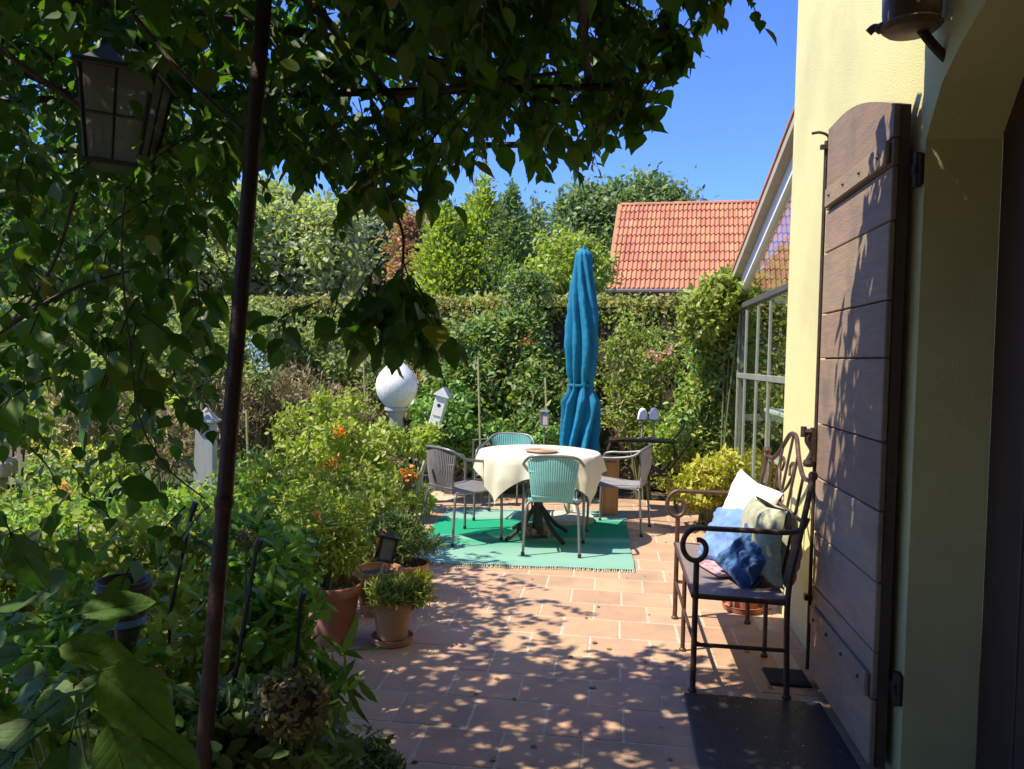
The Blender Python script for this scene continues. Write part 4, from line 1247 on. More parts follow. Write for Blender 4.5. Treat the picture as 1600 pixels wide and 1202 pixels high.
hyd_m = [bigleaf_mesh(.70, .22, 1), bigleaf_mesh(.62, .32, 2), bigleaf_mesh(.76, .12, 3)]
hc = atY(40, 1180, 1.0)
hyd = thing('hydrangea', 'hydrangea bush with very large toothed leaves in the lower left corner', 'shrub', (hc.x, 1.05, 0))
HB = Vector((hc.x, 1.05, 0))
spots = [(150, 1045, .95, .135, (1, .1, -.75), (.2, -.8, 1)), (85, 1010, 1.05, .12, (.9, .2, -.1), (0, -.6, 1)), (60, 1120, .95, .12, (-.4, -.6, -.5), (0, -.6, 1)), (10, 1010, .95, .13, (-1, .2, -.2), (0, -.6, 1)),
         (170, 1120, .95, .12, (.6, -.4, -.9), (.3, -.7, .8)), (120, 960, 1.2, .12, (.7, .6, .1), (0, -.6, 1)), (20, 960, 1.15, .13, (-.3, .6, .1), (0, -.7, 1)), (110, 1150, .85, .13, (.2, -.6, -.7), (0, -.7, .8)), (30, 1170, .8, .13, (-.6, -.5, -.6), (0, -.7, .8)),
         (220, 1150, 1.1, .11, (.9, 0, -.5), (.1, -.8, .9)), (15, 830, 1.5, .15, (.5, 0, -.9), (.1, -.9, .5))]
for i in range(34):
    px = random.gauss(60, 70); py = random.uniform(970, 1210); Y = random.uniform(.95, 1.5)
    a = random.uniform(0, 2 * PI)
    spots.append((px, py, Y, random.uniform(.055, .095), (math.cos(a), math.sin(a) * .7, random.uniform(-.7, .2)), (random.uniform(-.4, .4), random.uniform(-.9, -.1), 1)))
def leaf_rot(d, nv_):
    y = Vector(d).normalized(); z = Vector(nv_); x = y.cross(z).normalized(); z = x.cross(y)
    return Matrix((x, y, z)).transposed()
b = MB()
for i, (px, py, Y, s, d, nv_) in enumerate(spots):
    p = atY(px, py, Y)
    Mx = leaf_rot(d, nv_)
    link('leaf', hyd_m[i % 3], hyd, p - HB, Mx.to_euler(), s)
    q = p - HB + Mx @ Vector((0, -.25 * s, -.03 * s))
    if i % 4 == 0 and q.y > 0: b.tube(curve([(0, .1, 0.05), (q.x * .5, q.y * .5 + .1, q.z * .6), q], 5), .003, 4)
b.build('stems', M_stem, hyd)['kind'] = 'stuff'
for (px, py, Y, r, lab) in [(455, 1100, 1.75, .085, 'dried greenish brown hydrangea flower head right of the rusty pole')]:
    c = atY(px, py, Y)
    t = thing('dried_flower_head', lab, 'flower', (c.x, c.y, 0))
    n = 700; dd = rnd_dirs(n, .2); P = dd * r * (.86 + .16 * RNG.random((n, 1))) * np.array([1.1, 1.1, .9]) + np.array([0, 0, c.z])
    o = link('petals', leaf_mesh('petals', P, rnd_dirs(n) + dd * .2, dd + rnd_dirs(n) * .35, .020 * (.8 + .5 * RNG.random(n)), 'simple', G_hydh), t); o['kind'] = 'stuff'
    b = MB(); b.lathe([(0, c.z - r * .7)] + [(r * .85 * math.cos(a), c.z + r * .75 * math.sin(a)) for a in [R(x) for x in range(-60, 70, 20)]] + [(0, c.z + r * .7)], 16); b.build('core', M_core, t, smooth=True)
    b = MB(); b.tube([(0, 0, 0), (0, 0, c.z - r * .6)], .005, 6); b.build('stem', M_stem, t)
c = atY(385, 845, 2.3)
t = thing('withered_flower', 'small withered grey flower head beside the rusty pole', 'flower', (c.x, c.y, 0))
n = 160; dd = rnd_dirs(n); P = dd * .03 + np.array([0, 0, c.z])
link('petals', leaf_mesh('petals', P, rnd_dirs(n), dd, np.full(n, .016), 'simple', G_dry), t)['kind'] = 'stuff'
b = MB(); b.tube([(0, 0, 0), (.0, 0, c.z)], .004, 5); b.build('stem', M_stem, t)

# fallen leaves scattered on the tiles
n = 70
P = np.stack([RNG.uniform(-1.5, 1.0, n), RNG.uniform(2.5, 7.8, n), np.full(n, .004)], 1)
nn = rnd_dirs(n, 0) * .12 + np.array([0, 0, 1]); dd = rnd_dirs(n); dd[:, 2] *= .05
o = link('fallen_leaves', leaf_mesh('fallen_leaves', P, dd, nn, RNG.uniform(.015, .038, n), 'oval', leafmat('withered_leaves', [(.20, .13, .05), (.12, .10, .04), (.28, .20, .07), (.16, .09, .05)], .1)))
tag(o, 'small withered leaves scattered over the patio tiles', 'fallen leaves', kind='stuff')

# ================================================================ RUG
def rugmat():
    m, n, l, p, out = nodes('striped_rug')
    tc = n.new('ShaderNodeTexCoord'); sp = n.new('ShaderNodeSeparateXYZ'); l.new(tc.outputs['UV'], sp.inputs[0])
    no = n.new('ShaderNodeTexNoise'); no.inputs['Scale'].default_value = 3; l.new(tc.outputs['UV'], no.inputs['Vector'])
    a = n.new('ShaderNodeMath'); a.operation = 'MULTIPLY_ADD'; a.inputs[1].default_value = .03; l.new(no.outputs['Fac'], a.inputs[0]); l.new(sp.outputs[1], a.inputs[2])
    A = (.28, .47, .37); B_ = (.0, .34, .16); C_ = (.04, .38, .22); D = (.24, .48, .37); E_ = (.22, .44, .35)
    r = ramp(n, [(*E_, 0), (*D, .10), (*E_, .24), (*C_, .36), (*D, .42), (*B_, .47), (*B_, .76), (*E_, .80), (*A, .88), (*E_, 1)], 'LINEAR')
    l.new(a.outputs[0], r.inputs[0])
    wv = n.new('ShaderNodeTexWave'); wv.bands_direction = 'Y'; wv.inputs['Scale'].default_value = 24; wv.inputs['Distortion'].default_value = .6; wv.inputs['Detail'].default_value = 3
    l.new(tc.outputs['UV'], wv.inputs['Vector'])
    mx = n.new('ShaderNodeMixRGB'); mx.blend_type = 'MULTIPLY'; mx.inputs[0].default_value = .3
    l.new(r.outputs[0], mx.inputs[1]); l.new(wv.outputs['Fac'], mx.inputs[2]); l.new(mx.outputs[0], p.inputs['Base Color'])
    bb = n.new('ShaderNodeBump'); bb.inputs['Strength'].default_value = .5; bb.inputs['Distance'].default_value = .004
    l.new(wv.outputs['Fac'], bb.inputs['Height']); l.new(bb.outputs[0], p.inputs['Normal'])
    p.inputs['Roughness'].default_value = .9
    return m
M_rug = rugmat()
c00, c10, c11, c01 = atZ(628, 880), atZ(991, 893), atZ(976, 800), atZ(700, 797)
def rug_pt(u, v, dz=.0):
    p = c00.lerp(c10, u).lerp(c01.lerp(c11, u), v)
    z = .012 + .005 * max(0, noise.noise(Vector((u * 3, v * 14, 2)))) + (.004 if v < .03 else 0) * abs(math.sin(u * 26))
    return Vector((p.x + .006 * math.sin(v * 17), p.y + .008 * math.sin(u * 20), z + dz))
b = MB(); NU, NV = 60, 60
b.grid(lambda u, v: rug_pt(u, v), NU, NV)
me = b.mesh('rug', M_rug, smooth=True, fix=False)
uv = me.uv_layers.new(name='UVMap')
for lp in me.loops:
    i = lp.vertex_index; uv.data[lp.index].uv = ((i % NU) / (NU - 1), (i // NU) / (NV - 1))
rug = thing('rug', 'green striped cotton rug lying on the terracotta patio under the table', 'rug', (0, 0, 0))
link('weave', me, rug)
b = MB(); b.grid(lambda u, v: rug_pt(u, v, -.007), 30, 30); b.build('backing', M_rug, rug, fix=False)
b = MB()
for i in range(110):
    u = i / 109; p = rug_pt(u, 0); b.tube([p, p + Vector((random.uniform(-.01, .01), -.045, -.009))], .0028, 4)
b.build('fringe', mat('rug_fringe', (.62, .70, .52)), rug)['kind'] = 'stuff'

# ================================================================ TABLE
TCEN = (atZ(748, 705, .74) + atZ(935, 705, .74)) / 2
TCEN = Vector((TCEN.x, TCEN.y, 0))
TR = .50
t = thing('round_table', 'round garden table under a cream tablecloth on the green rug', 'table', TCEN)
b = MB(); b.lathe([(0, .705), (TR - .01, .705), (TR, .712), (TR, .728), (TR - .01, .734), (0, .734)], 48); b.build('tabletop', M_grayframe, t)
b = MB(); b.lathe([(.05, .05), (.04, .2), (.035, .45), (.05, .7)], 16); b.build('pedestal', M_black, t)
for k in range(4):
    a = R(45 + 90 * k)
    b = MB(); b.tube(curve([(.03 * math.cos(a), .03 * math.sin(a), .28), (.18 * math.cos(a), .18 * math.sin(a), .12), (.33 * math.cos(a), .33 * math.sin(a), .03)], 8), .018, 8)
    b.build('leg', M_black, t)
# cloth: square sheet, corners hang lower
def cloth(u, v):
    a = u * 2 * PI; 
    half = .645
    rot = R(10)
    ca, sa = abs(math.cos(a - rot)), abs(math.sin(a - rot))
    rmax = half / max(ca, sa)
    r = v * rmax
    drop = max(0, r - TR - .004)
    fold = math.sin(a * 9 + 1.3) * .5 + .5 * math.sin(a * 15 + .4) + .3 * math.sin(a * 23)
    if r <= TR + .004:
        z = .7385 + .0015 * noise.noise(Vector((r * 6 * math.cos(a), r * 6 * math.sin(a), 0)))
        rr = r
    else:
        k = min(1, drop / .05)
        z = .7385 - drop * .97
        rr = TR + .006 + .012 * k + (.032 * fold + .02) * min(1, drop / .18)
    return (rr * math.cos(a), rr * math.sin(a), z)
b = MB(); b.grid(lambda u, v: cloth(u, .02 + .98 * (v ** .55)), 144, 46, closeu=True)
b.lathe([(0, .7385), (.016, .7385)], 144)
o = b.build('tablecloth', M_whitecloth, smooth=True, fix=False, loc=TCEN); tag(o, 'cream tablecloth draped over the round garden table', 'tablecloth')
b = MB(); b.lathe([(0, .744), (.11, .744), (.135, .752), (.137, .757), (.12, .755), (0, .75)], 40)
for r in (.03, .06, .09, .12): b.lathe([(r - .004, .751), (r, .757), (r + .004, .751)], 40)
o = b.build('straw_placemat', M_plate, loc=TCEN + Vector((.02, -.06, 0))); tag(o, 'round reddish straw tray lying on the cream tablecloth', 'tray')
# driftwood under the table
p = atZ(838, 842, 0.0)
t = thing('driftwood', 'pinkish twisted piece of driftwood on the rug under the table', 'driftwood', (p.x, p.y, .016), R(20))
for k in range(7):
    b = MB(); a = random.uniform(0, 2 * PI); q = [Vector((random.uniform(-.12, .12), random.uniform(-.06, .06), .03 + .02 * k * .5)) for _ in range(4)]
    b.tube(curve(q, 9), [random.uniform(.018, .034) for _ in range(len(curve(q, 9)))], 7)
    b.build('root', M_pinkstone, t, smooth=True)


# ================================================================ CHAIRS
def chair(label, backm, seatm, loc, rz, dense=22):
    """bistro armchair; local +Y is where the sitter looks"""
    t = thing('garden_chair', label, 'chair', loc, rz, 'bistro chairs around the round table')
    W = .235
    outer = [(-W - .015, .22, 0), (-W - .012, .215, .35), (-W - .01, .20, .60), (-W - .005, .15, .655), (-W, 0, .665), (-W + .005, -.16, .69), (-W + .05, -.235, .745), (-.10, -.27, .765), (.10, -.27, .765),
             (W - .05, -.235, .745), (W - .005, -.16, .69), (W, 0, .665), (W + .005, .15, .655), (W + .01, .20, .60), (W + .012, .215, .35), (W + .015, .22, 0)]
    b = MB(); b.tube(curve(outer, 60), .0115, 8); b.build('arm_frame', M_tube, t, smooth=True)
    inner = [(-.215, -.25, 0), (-.205, -.235, .22), (-.195, -.22, .36), (-.16, -.20, .405), (0, -.195, .412), (.16, -.20, .405), (.195, -.22, .36), (.205, -.235, .22), (.215, -.25, 0)]
    b = MB(); b.tube(curve(inner, 40), .0105, 8); b.build('rear_leg_frame', M_tube, t, smooth=True)
    b = MB(); b.tube(curve([(-W, .205, .41), (-.2, .235, .425), (0, .245, .43), (.2, .235, .425), (W, .205, .41)], 16), .010, 8)
    for s in (-1, 1): b.tube([(s * .2, -.2, .40), (s * W, .19, .42)], .009, 6)
    b.build('seat_frame', M_tube, t, smooth=True)
    # woven seat
    b = MB()
    for i in range(dense):
        x = -.20 + .40 * (i + .5) / dense
        b.tube([(x * .96, -.2, .415), (x, 0, .405), (x * 1.02, .236 - .03 * (x / .2) ** 2, .432)], .0078, 6)
    b.build('seat', seatm, t, smooth=True)
    b = MB()
    for i in range(dense):
        s = (i + .5) / dense * 2 - 1
        xb = s * .155; xt = s * .20
        yb = -.205; yt = -.27 + .05 * s * s * 1.0
        b.tube([(xb, yb - .008, .41), ((xb + xt) / 2, (yb + yt) / 2 - .035 + .02 * s * s, .58), (xt, yt, .762 - .05 * s ** 4)], .0088, 6)
    b.build('backrest', backm, t, smooth=True)
    b = MB()
    for z in (.45, .64): 
        pts = [(s * (.155 + .045 * (z - .41) / .35), -.205 - .065 * (z - .41) / .35 - .017 + .05 * s * s * (z - .41) / .35, z) for s in [i / 6 - 1 for i in range(13)]]
        b.tube(pts, .006, 6)
    b.build('weave_band', backm, t)
    for p_ in ((-.25, .22), (.25, .22), (-.215, -.25), (.215, -.25)):
        b = MB(); b.lathe([(.014, 0), (.0145, .025)], 10, (p_[0], p_[1], 0)); b.build('foot_cap', M_black, t)
    return t


def cpos(px0, py0, px1, py1):
    return (atZ(px0, py0) + atZ(px1, py1)) / 2
fl, fr = atZ(813, 872), atZ(903, 873)
mid = (fl + fr) / 2
RZ = .014
chair('turquoise corded chair with its back to the viewer in front of the table', M_teal, M_teal, (mid.x, mid.y + .25, RZ), R(3))
pbk = atY(795, 690, 7.25)
chair('turquoise chair on the far side of the table, mostly hidden by it', M_teal, M_teal, (pbk.x, 7.12, RZ), R(176))
pl_ = atZ(722, 842)
chair('dark grey corded chair at the left of the table, turned towards it', M_grey, M_grey, (pl_.x, pl_.y - .02, RZ), R(-42))
pr_ = atZ(965, 828)
chair('grey chair seen from the side at the right of the table', M_greyp, M_grey, (pr_.x + .0, pr_.y + .02, RZ * .2), R(78))

# ================================================================ CLOSED PARASOL
PY = 7.35
pc = atY(905, 690, PY)
ptop = atY(912, 390, PY)
t = thing('parasol', 'closed blue garden parasol tied with a band behind the round table', 'parasol', (pc.x, PY, 0))
lean = (ptop.x - pc.x) / (ptop.z - pc.z)
prof = [(ptop.z, .030), (ptop.z - .04, .075), (atY(0, 430, PY).z, .105), (atY(0, 480, PY).z, .148), (atY(0, 520, PY).z, .158), (atY(0, 555, PY).z, .142), (atY(0, 573, PY).z, .112), (atY(0, 582, PY).z, .115), (atY(0, 600, PY).z, .175), (atY(0, 640, PY).z, .178), (atY(0, 697, PY).z, .195)]
zs_ = np.linspace(prof[0][0], prof[-1][0], 60)
pz = [p_[0] for p_ in prof][::-1]; pr2 = [p_[1] for p_ in prof][::-1]
def para(u, v):
    z = zs_[0] + (zs_[-1] - zs_[0]) * v
    r = float(np.interp(z, pz, pr2))
    a = u * 2 * PI + .5 * math.sin(z * 3)
    f = 1 - abs(math.sin(a * 4 + .35 * math.sin(z * 5))) ** 2.6
    low = 1 if v > .6 else .7
    kf = .55 + .75 * abs(math.sin(12.9898 * (int((a * 4 / PI + .5) % 8) + 1)))       # every fold has its own depth
    dr = (1 - f) * .62 * kf * low * min(1, v * 8)
    rr = r * (1.06 - dr + .05 * math.sin(a * 11 + z * 7) * low)
    rr += .006 * noise.noise(Vector((math.cos(a) * 3, z * 9, math.sin(a) * 3))) + .004 * noise.noise(Vector((a * 4, z * 26, 1))) + (.012 * abs(noise.noise(Vector((a * 3, z * 4, 7)))) if v > .6 else 0)
    zz = z + (.05 * math.sin(a * 4 + 1) if v > .97 else 0)
    x = lean * (zz - pc.z) * 1.0
    return (x + rr * math.cos(u * 2 * PI), rr * math.sin(u * 2 * PI), zz)
b = MB(); b.grid(para, 190, 130, closeu=True); b.build('canopy', M_tealcloth, t, smooth=True)
zb_ = atY(0, 577, PY).z
b = MB(); b.lathe([(.118, -.012), (.121, 0), (.118, .012)], 40, (lean * (zb_ - pc.z), 0, zb_)); b.build('tie_band', M_tealcloth, t)
b = MB(); b.tube([(-.02, 0, .06), (lean * (ptop.z - pc.z), 0, ptop.z)], .02, 12); b.build('pole', M_whitepaint, t)
b = MB(); b.lathe([(.0, 0), (.018, .005), (.012, .03), (0, .045)], 12, (lean * (ptop.z - pc.z), 0, ptop.z - .005)); b.build('finial', M_tealcloth, t)
b = MB(); b.lathe([(.0, .0), (.25, 0), (.26, .02), (.25, .055), (.06, .08), (.03, .085), (.03, .25), (.026, .26), (0, .26)], 40, (-.09, -.2, 0)); b.build('base', M_concrete, t, smooth=35)

# ================================================================ WROUGHT-IRON PLANT TABLE, LAMPS, BOX
q = atZ(1000, 800)
EY = 7.85
tx = atY(1003, 686, EY)
t = thing('console_table', 'rusty wrought iron side table with scrolled legs behind the grey chair', 'table', (tx.x, EY, 0))
TZ = tx.z
b = MB(); b.bbox((0, 0, TZ - .012), (.66, .30, .022), .004); b.build('tabletop', M_rust, t)
for s in (-1, 1):
    for sy in (-.12, .12):
        b = MB()
        b.tube(curve([(s * .30, sy, TZ - .02), (s * .34, sy, TZ - .18), (s * .20, sy, TZ - .36), (s * .08, sy, TZ - .40), (s * .13, sy, TZ - .30), (s * .22, sy, TZ - .38), (s * .33, sy, .18), (s * .36, sy, .02)], 40), .011, 6)
        b.build('leg', M_iron, t, smooth=True)
b = MB(); b.tube(curve([(.31, .0, TZ), (.40, 0, TZ + .12), (.42, 0, TZ + .2), (.38, 0, TZ + .16)], 12), .009, 6)
b.tube(curve([(.36, 0, TZ - .2), (.47, 0, TZ - .02), (.50, 0, TZ + .14), (.44, 0, TZ + .2)], 14), .008, 6)
b.build('scroll', M_iron, t, smooth=True)
for s, lab in ((-1, 'left'), (1, 'right')):
    px = 1012 + s * 9
    pb = atY(px, 684, EY); pt_ = atY(px, 655, EY); ph = atY(px, 638, EY)
    l_ = thing('bell_lamp', 'small white bell shaped lamp, the %s one of the pair on the iron table' % lab, 'lamp', (pb.x, EY, TZ))
    hh = pt_.z - TZ
    b = MB(); b.lathe([(.052, hh), (.05, hh + .02), (.043, hh + .07), (.026, hh + .105), (0, hh + .115)], 20); b.build('lamp_shade', M_white, l_, smooth=True)
    b = MB(); b.tube([(0, 0, .01), (0, 0, hh + .05)], .010, 8); b.build('stem', M_bamboo, l_)
    b = MB(); b.lathe([(.0, 0), (.045, 0), (.04, .012), (.012, .02), (0, .02)], 16); b.bbox((0, 0, hh - .008), (.115, .10, .012), .003); b.build('base', M_grayframe, l_)
q = atY(951, 794, 7.55)
t = thing('wooden_stool', 'small orange brown wooden stool between the tablecloth and the grey chair', 'stool', (q.x, 7.55, 0), R(8))
zt_ = atY(951, 716, 7.55).z
b = MB(); b.bbox((0, 0, zt_), (.17, .2, .03), .006); b.build('seat', M_orangewood, t)
for sx in (-.06, .06):
    for sy in (-.08, .08):
        b = MB(); b.bbox((sx, sy, (zt_ - .015) / 2), (.035, .035, zt_ - .015), .004); b.build('leg', M_orangewood, t)
b = MB(); b.bbox((.0, -.105, zt_ * .5), (.11, .014, zt_ * .9), .003); b.build('front_board', M_orangewood, t)
c = atY(851, 655, 7.9)
t = thing('hanging_lantern', 'little pale pink lantern with a thin frame behind the table', 'lantern', (c.x, 7.9, 0))
b = MB(); b.bbox((0, 0, c.z), (.07, .07, .12), .004); b.build('glass', M_pinkpath, t)
b = MB()
for sx in (-.04, .04):
    for sy in (-.04, .04): b.box((sx, sy, c.z), (.01, .01, .15))
b.bbox((0, 0, c.z + .08), (.10, .10, .015), .003); b.bbox((0, 0, c.z - .075), (.10, .10, .012), .003); b.tube([(0, 0, c.z + .08), (0, 0, c.z + .14)], .006, 6)
b.build('frame', M_grayframe, t)
b = MB(); b.tube([(0, 0, 0), (0, 0, c.z - .07)], .008, 6); b.build('stake', M_grayframe, t)
b = MB(); b.tube([atY(738, 688, 7.9), atY(812, 682, 7.9)], .008, 6); p_ = atY(740, 688, 7.9); b.tube([p_, (p_.x, p_.y, 0)], .01, 6); p_ = atY(810, 683, 7.9); b.tube([p_, (p_.x, p_.y, 0)], .01, 6)
tag(b.build('plant_rail', M_tube), 'thin grey metal rail standing behind the far turquoise chair', 'rail')

# ================================================================ BENCH
BX0, BX1 = .405, .80                     # front and back of the seat
BY0, BY1 = 3.55, 4.56
bench = thing('garden_bench', 'rusty wrought iron garden bench with scrolled arms against the yellow wall', 'bench', (BX0, BY0, 0))
BO = Vector((-BX0, -BY0, 0))
def bb_(b, name, m=M_bench, **k):
    o = b.build(name, m, bench, **k); o.location = BO; return o
SZ = .455
b = MB()
b.grid(lambda u, v: (BX0 - .012 + (BX1 - BX0 + .02) * u, BY0 + (BY1 - BY0) * v, SZ - .012 * math.sin(PI * u)), 10, 14)
b.grid(lambda u, v: (BX0 - .012 + (BX1 - BX0 + .02) * u, BY0 + (BY1 - BY0) * v, SZ - .008 - .012 * math.sin(PI * u)), 10, 14)
bb_(b, 'seat', M_seat, smooth=True, fix=False)
b = MB(); b.tube([(BX0 - .01, BY0, SZ - .012), (BX1 + .01, BY0, SZ - .02), (BX1 + .01, BY1, SZ - .02), (BX0 - .01, BY1, SZ - .012)], .0125, 8, close=True); bb_(b, 'seat_frame')
AZ = .755
def scroll_arm(y):
    pts = []
    cx, cz, r0 = BX0 + .0, AZ - .088, .088
    pts.append((BX1 + .085, y, AZ + .07)); pts.append((BX1 + .06, y, AZ + .02)); pts.append((BX1, y, AZ))
    pts += [(BX0 + .25, y, AZ), (BX0 + .08, y, AZ)]
    for k in range(0, 15):
        a = R(90 + k * 26)
        r = r0 * (1 - .045 * k)
        pts.append((cx + r * math.cos(a) * .85, y, cz + r * math.sin(a)))
    return pts
for y in (BY0, BY1):
    b = MB(); b.tube(curve(scroll_arm(y), 90), .0125, 8); bb_(b, 'armrest', smooth=True)
    b = MB(); b.tube([(BX0, y, 0), (BX0, y, AZ - .145)], .0135, 10); b.lathe([(.02, 0), (.02, .012), (.0135, .02)], 10, (BX0, y, 0)); bb_(b, 'front_leg')
    b = MB(); b.tube(curve([(BX1 + .02, y, 0), (BX1 + .01, y, SZ), (BX1 + .05, y, .72), (BX1 + .10, y, 1.0)], 16), .0135, 10); b.lathe([(0, .99), (.018, 1.0), (.022, 1.015), (.016, 1.03), (0, 1.036)], 12, (BX1 + .10, y, 0)); b.lathe([(.02, 0), (.02, .012), (.0135, .02)], 10, (BX1 + .02, y, 0))
    bb_(b, 'rear_post')
    b = MB(); b.tube([(BX0, y, .22), (BX1 + .015, y, .22)], .010, 8); bb_(b, 'stretcher')
ym = (BY0 + BY1) / 2
for x, n_ in ((BX0, 'front_leg'), (BX1 + .018, 'rear_leg')):
    b = MB(); b.tube([(x, ym, 0), (x, ym, SZ - .01)], .0115, 8); b.lathe([(.018, 0), (.018, .01), (.0115, .018)], 10, (x, ym, 0)); bb_(b, n_)
b = MB(); b.tube(curve([(BX0 + .02, BY0 + .01, .22), (BX0 + .005, BY0 + .06, .22), (BX0, BY0 + .3, .22), (BX0, BY1 - .3, .22), (BX0, BY1, .22)], 16), .009, 8); bb_(b, 'front_stretcher')
def bx(z): return BX1 + .01 + max(0, (z - SZ)) * .165
b = MB()
yy_ = [BY0, BY0 + .05, BY0 + .16, BY0 + .30, ym - .08, ym, ym + .08, BY1 - .30, BY1 - .16, BY1 - .05, BY1]
zz_ = [.97, .985, .985, 1.05, 1.14, 1.155, 1.14, 1.05, .985, .985, .97]
b.tube(curve([(bx(z), y, z) for y, z in zip(yy_, zz_)], 60), .0115, 8); bb_(b, 'top_rail', smooth=True)
b = MB(); b.tube([(bx(.80), BY0, .80), (bx(.80), BY1, .80)], .009, 8); bb_(b, 'middle_rail')
for k in range(5):
    y = BY0 + (k + 1) * (BY1 - BY0) / 6
    zt_ = float(np.interp(y, yy_, zz_)) if k in (1, 2, 3) else .98
    b = MB(); b.tube(curve([(bx(SZ), y, SZ), (bx(.7), y + .0, .7), (bx(zt_), y, zt_ - .005)], 8), .0075, 6); bb_(b, 'back_rod')
for s in (-1, 1):
    b = MB(); q_ = [(ym + s * .02, .86), (ym + s * .09, .90), (ym + s * .15, .97), (ym + s * .12, 1.02), (ym + s * .07, 1.0), (ym + s * .09, .955)]
    b.tube(curve([(bx(z), y, z) for y, z in q_], 20), .0075, 6); bb_(b, 'back_scroll', smooth=True)


def cushion(name, label, c, size, rot, m, puff=1.0, seed=0, wr=.02):
    nu = 34
    w_, h_, d_ = size
    def f(side):
        def g(u, v):
            x = u * 2 - 1; y = v * 2 - 1
            e = max(0, (1 - x ** 2 * .98)) ** .42 * max(0, (1 - y ** 2 * .98)) ** .42
            pin = 1 - .10 * (1 - abs(x)) * abs(y) ** 3
            pin2 = 1 - .10 * (1 - abs(y)) * abs(x) ** 3
            n_ = noise.noise(Vector((x * 1.7 + seed, y * 1.7, side))) * wr + abs(noise.noise(Vector((x * 4 + seed, y * 3, side + 5)))) * wr * .8
            return (x * w_ / 2 * pin2, y * h_ / 2 * pin, side * (d_ / 2 * e * puff + (n_ if e > .2 else 0)))
        return g
    b = MB(); b.grid(f(1), nu, nu); b.grid(f(-1), nu, nu)
    o = b.build(name, m, smooth=True); o.location = c; o.rotation_euler = rot
    return tag(o, label, 'cushion')
E_ = lambda x, y, z: (R(x), R(y), R(z))
cushion('cushion', 'large plump olive and cream cushion nearest the viewer on the bench', (BX1 - .015, 3.86, SZ + .19), (.40, .37, .24), E_(90, 0, -78), M_cushO, seed=1)
cushion('cushion', 'white cushion leaning on the bench back behind the other cushions', (BX1 - .06, 4.25, SZ + .23), (.44, .42, .15), E_(72, 8, -70), M_cushW, seed=2)
cushion('cushion', 'light blue cushion leaning forward in the middle of the bench', (BX1 - .17, 4.13, SZ + .14), (.36, .32, .15), E_(58, -10, -68), M_cushB, seed=3, wr=.035)
cushion('cushion', 'crumpled navy blue cushion lying in front of the olive one', (BX1 - .12, 3.80, SZ + .115), (.24, .27, .14), E_(62, 22, -60), M_cushN, seed=4, wr=.04)
b = MB(); b.bbox((0, 0, 0), (.20, .27, .010), .002); b.bbox((.01, -.01, .009), (.19, .26, .006), .002)
o = b.build('magazine', M_magazine, loc=(BX0 + .19, 4.0, SZ + .008), rot=(0, 0, R(20))); tag(o, 'open magazine lying flat on the bench seat beside the cushions', 'magazine')

# pot behind the bench
pp = atZ(1160, 952)
pot('plant_pot', 'shallow terracotta pot on the patio beyond the bench', (pp.x, pp.y, 0), .13, .17, M_terra, saucer=True)
plant('small_wall_plant', 'small reddish green plant growing in the shallow pot beyond the bench', 'potted plant', (pp.x, pp.y, .17), [((0, 0, .05), (.1, .1, .07))], G_red, .04, per_area=300, leaf_n=24, clump_r=.03, stems=8, sr=.003)

# ================================================================ MATS
b = MB(); MX = (.36, .955, 2.52, 3.50)
b.bbox(((MX[0] + MX[1]) / 2, (MX[2] + MX[3]) / 2, .010), (MX[1] - MX[0], MX[3] - MX[2], .016), .005)
dm = thing('doormat', 'large black doormat in front of the house door', 'doormat', (.66, 3.0, 0))
o = b.build('rubber_base', M_black, dm); o.location = (-.66, -3.0, 0)
n = 16000
P = np.stack([RNG.uniform(MX[0] + .012, MX[1] - .012, n) - .66, RNG.uniform(MX[2] + .012, MX[3] - .012, n) - 3.0, np.full(n, .014)], 1)
M_br = leafmat('mat_bristles', [(.018, .018, .024), (.05, .048, .055), (.03, .03, .04), (.09, .085, .085)], .05, rough=.9)
link('bristles', leaf_mesh('bristles', P, rnd_dirs(n, 1.6), rnd_dirs(n), .013 * (.6 + .8 * RNG.random(n)), 'blade', M_br), dm)['kind'] = 'stuff'
n = 40
P = np.stack([RNG.uniform(MX[0], MX[1], n), RNG.uniform(MX[2] + .2, MX[3], n), np.full(n, .028)], 1)
o = link('crumbs', leaf_mesh('crumbs', P, rnd_dirs(n) * np.array([1, 1, .1]), np.tile([0, 0, 1.], (n, 1)), RNG.uniform(.006, .016, n), 'simple', M_beige)); tag(o, 'pale crumbs of dry leaf lying on the black doormat', 'debris', kind='stuff')
q0, q1 = atZ(1190, 1050), atZ(1262, 1072)
b = MB(); b.bbox(((q0.x + .955) / 2 + .01, (q0.y + q1.y) / 2, .008), (.955 - q0.x, .19, .012), .003)
tag(b.build('boot_mat', M_mat), 'small dark mat by the wall under the bench end', 'doormat')

# ================================================================ PERGOLA
pa, pb_ = atY(413, 0, 1.62), atY(317, 1202, 1.50)
dv = (pb_ - pa)
def on_pole(z): return pa + dv * ((z - pa.z) / dv.z)
base = on_pole(0.0)
perg = thing('pergola', 'thin rusty steel pergola whose slanting pole rises at the left foreground', 'pergola', (base.x, base.y, 0))
PO = -Vector((base.x, base.y, 0))
def pm(b, name, m=M_rust, **k):
    o = b.build(name, m, perg, **k); o.location = PO; return o
top = on_pole(2.34)
b = MB(); b.tube([on_pole(-.03), on_pole(.8), on_pole(1.6), top], [.0175, .017, .0168, .0165], 16); b.lathe([(.019, -.012), (.021, 0), (.019, .012)], 14, on_pole(1.18)); pm(b, 'post', smooth=True)
for y in (top.y, 2.45, 3.08):
    b = MB(); b.tube([(-3.3, y, 2.36), (0.0, y, 2.36)], .013, 8); pm(b, 'crossbar')
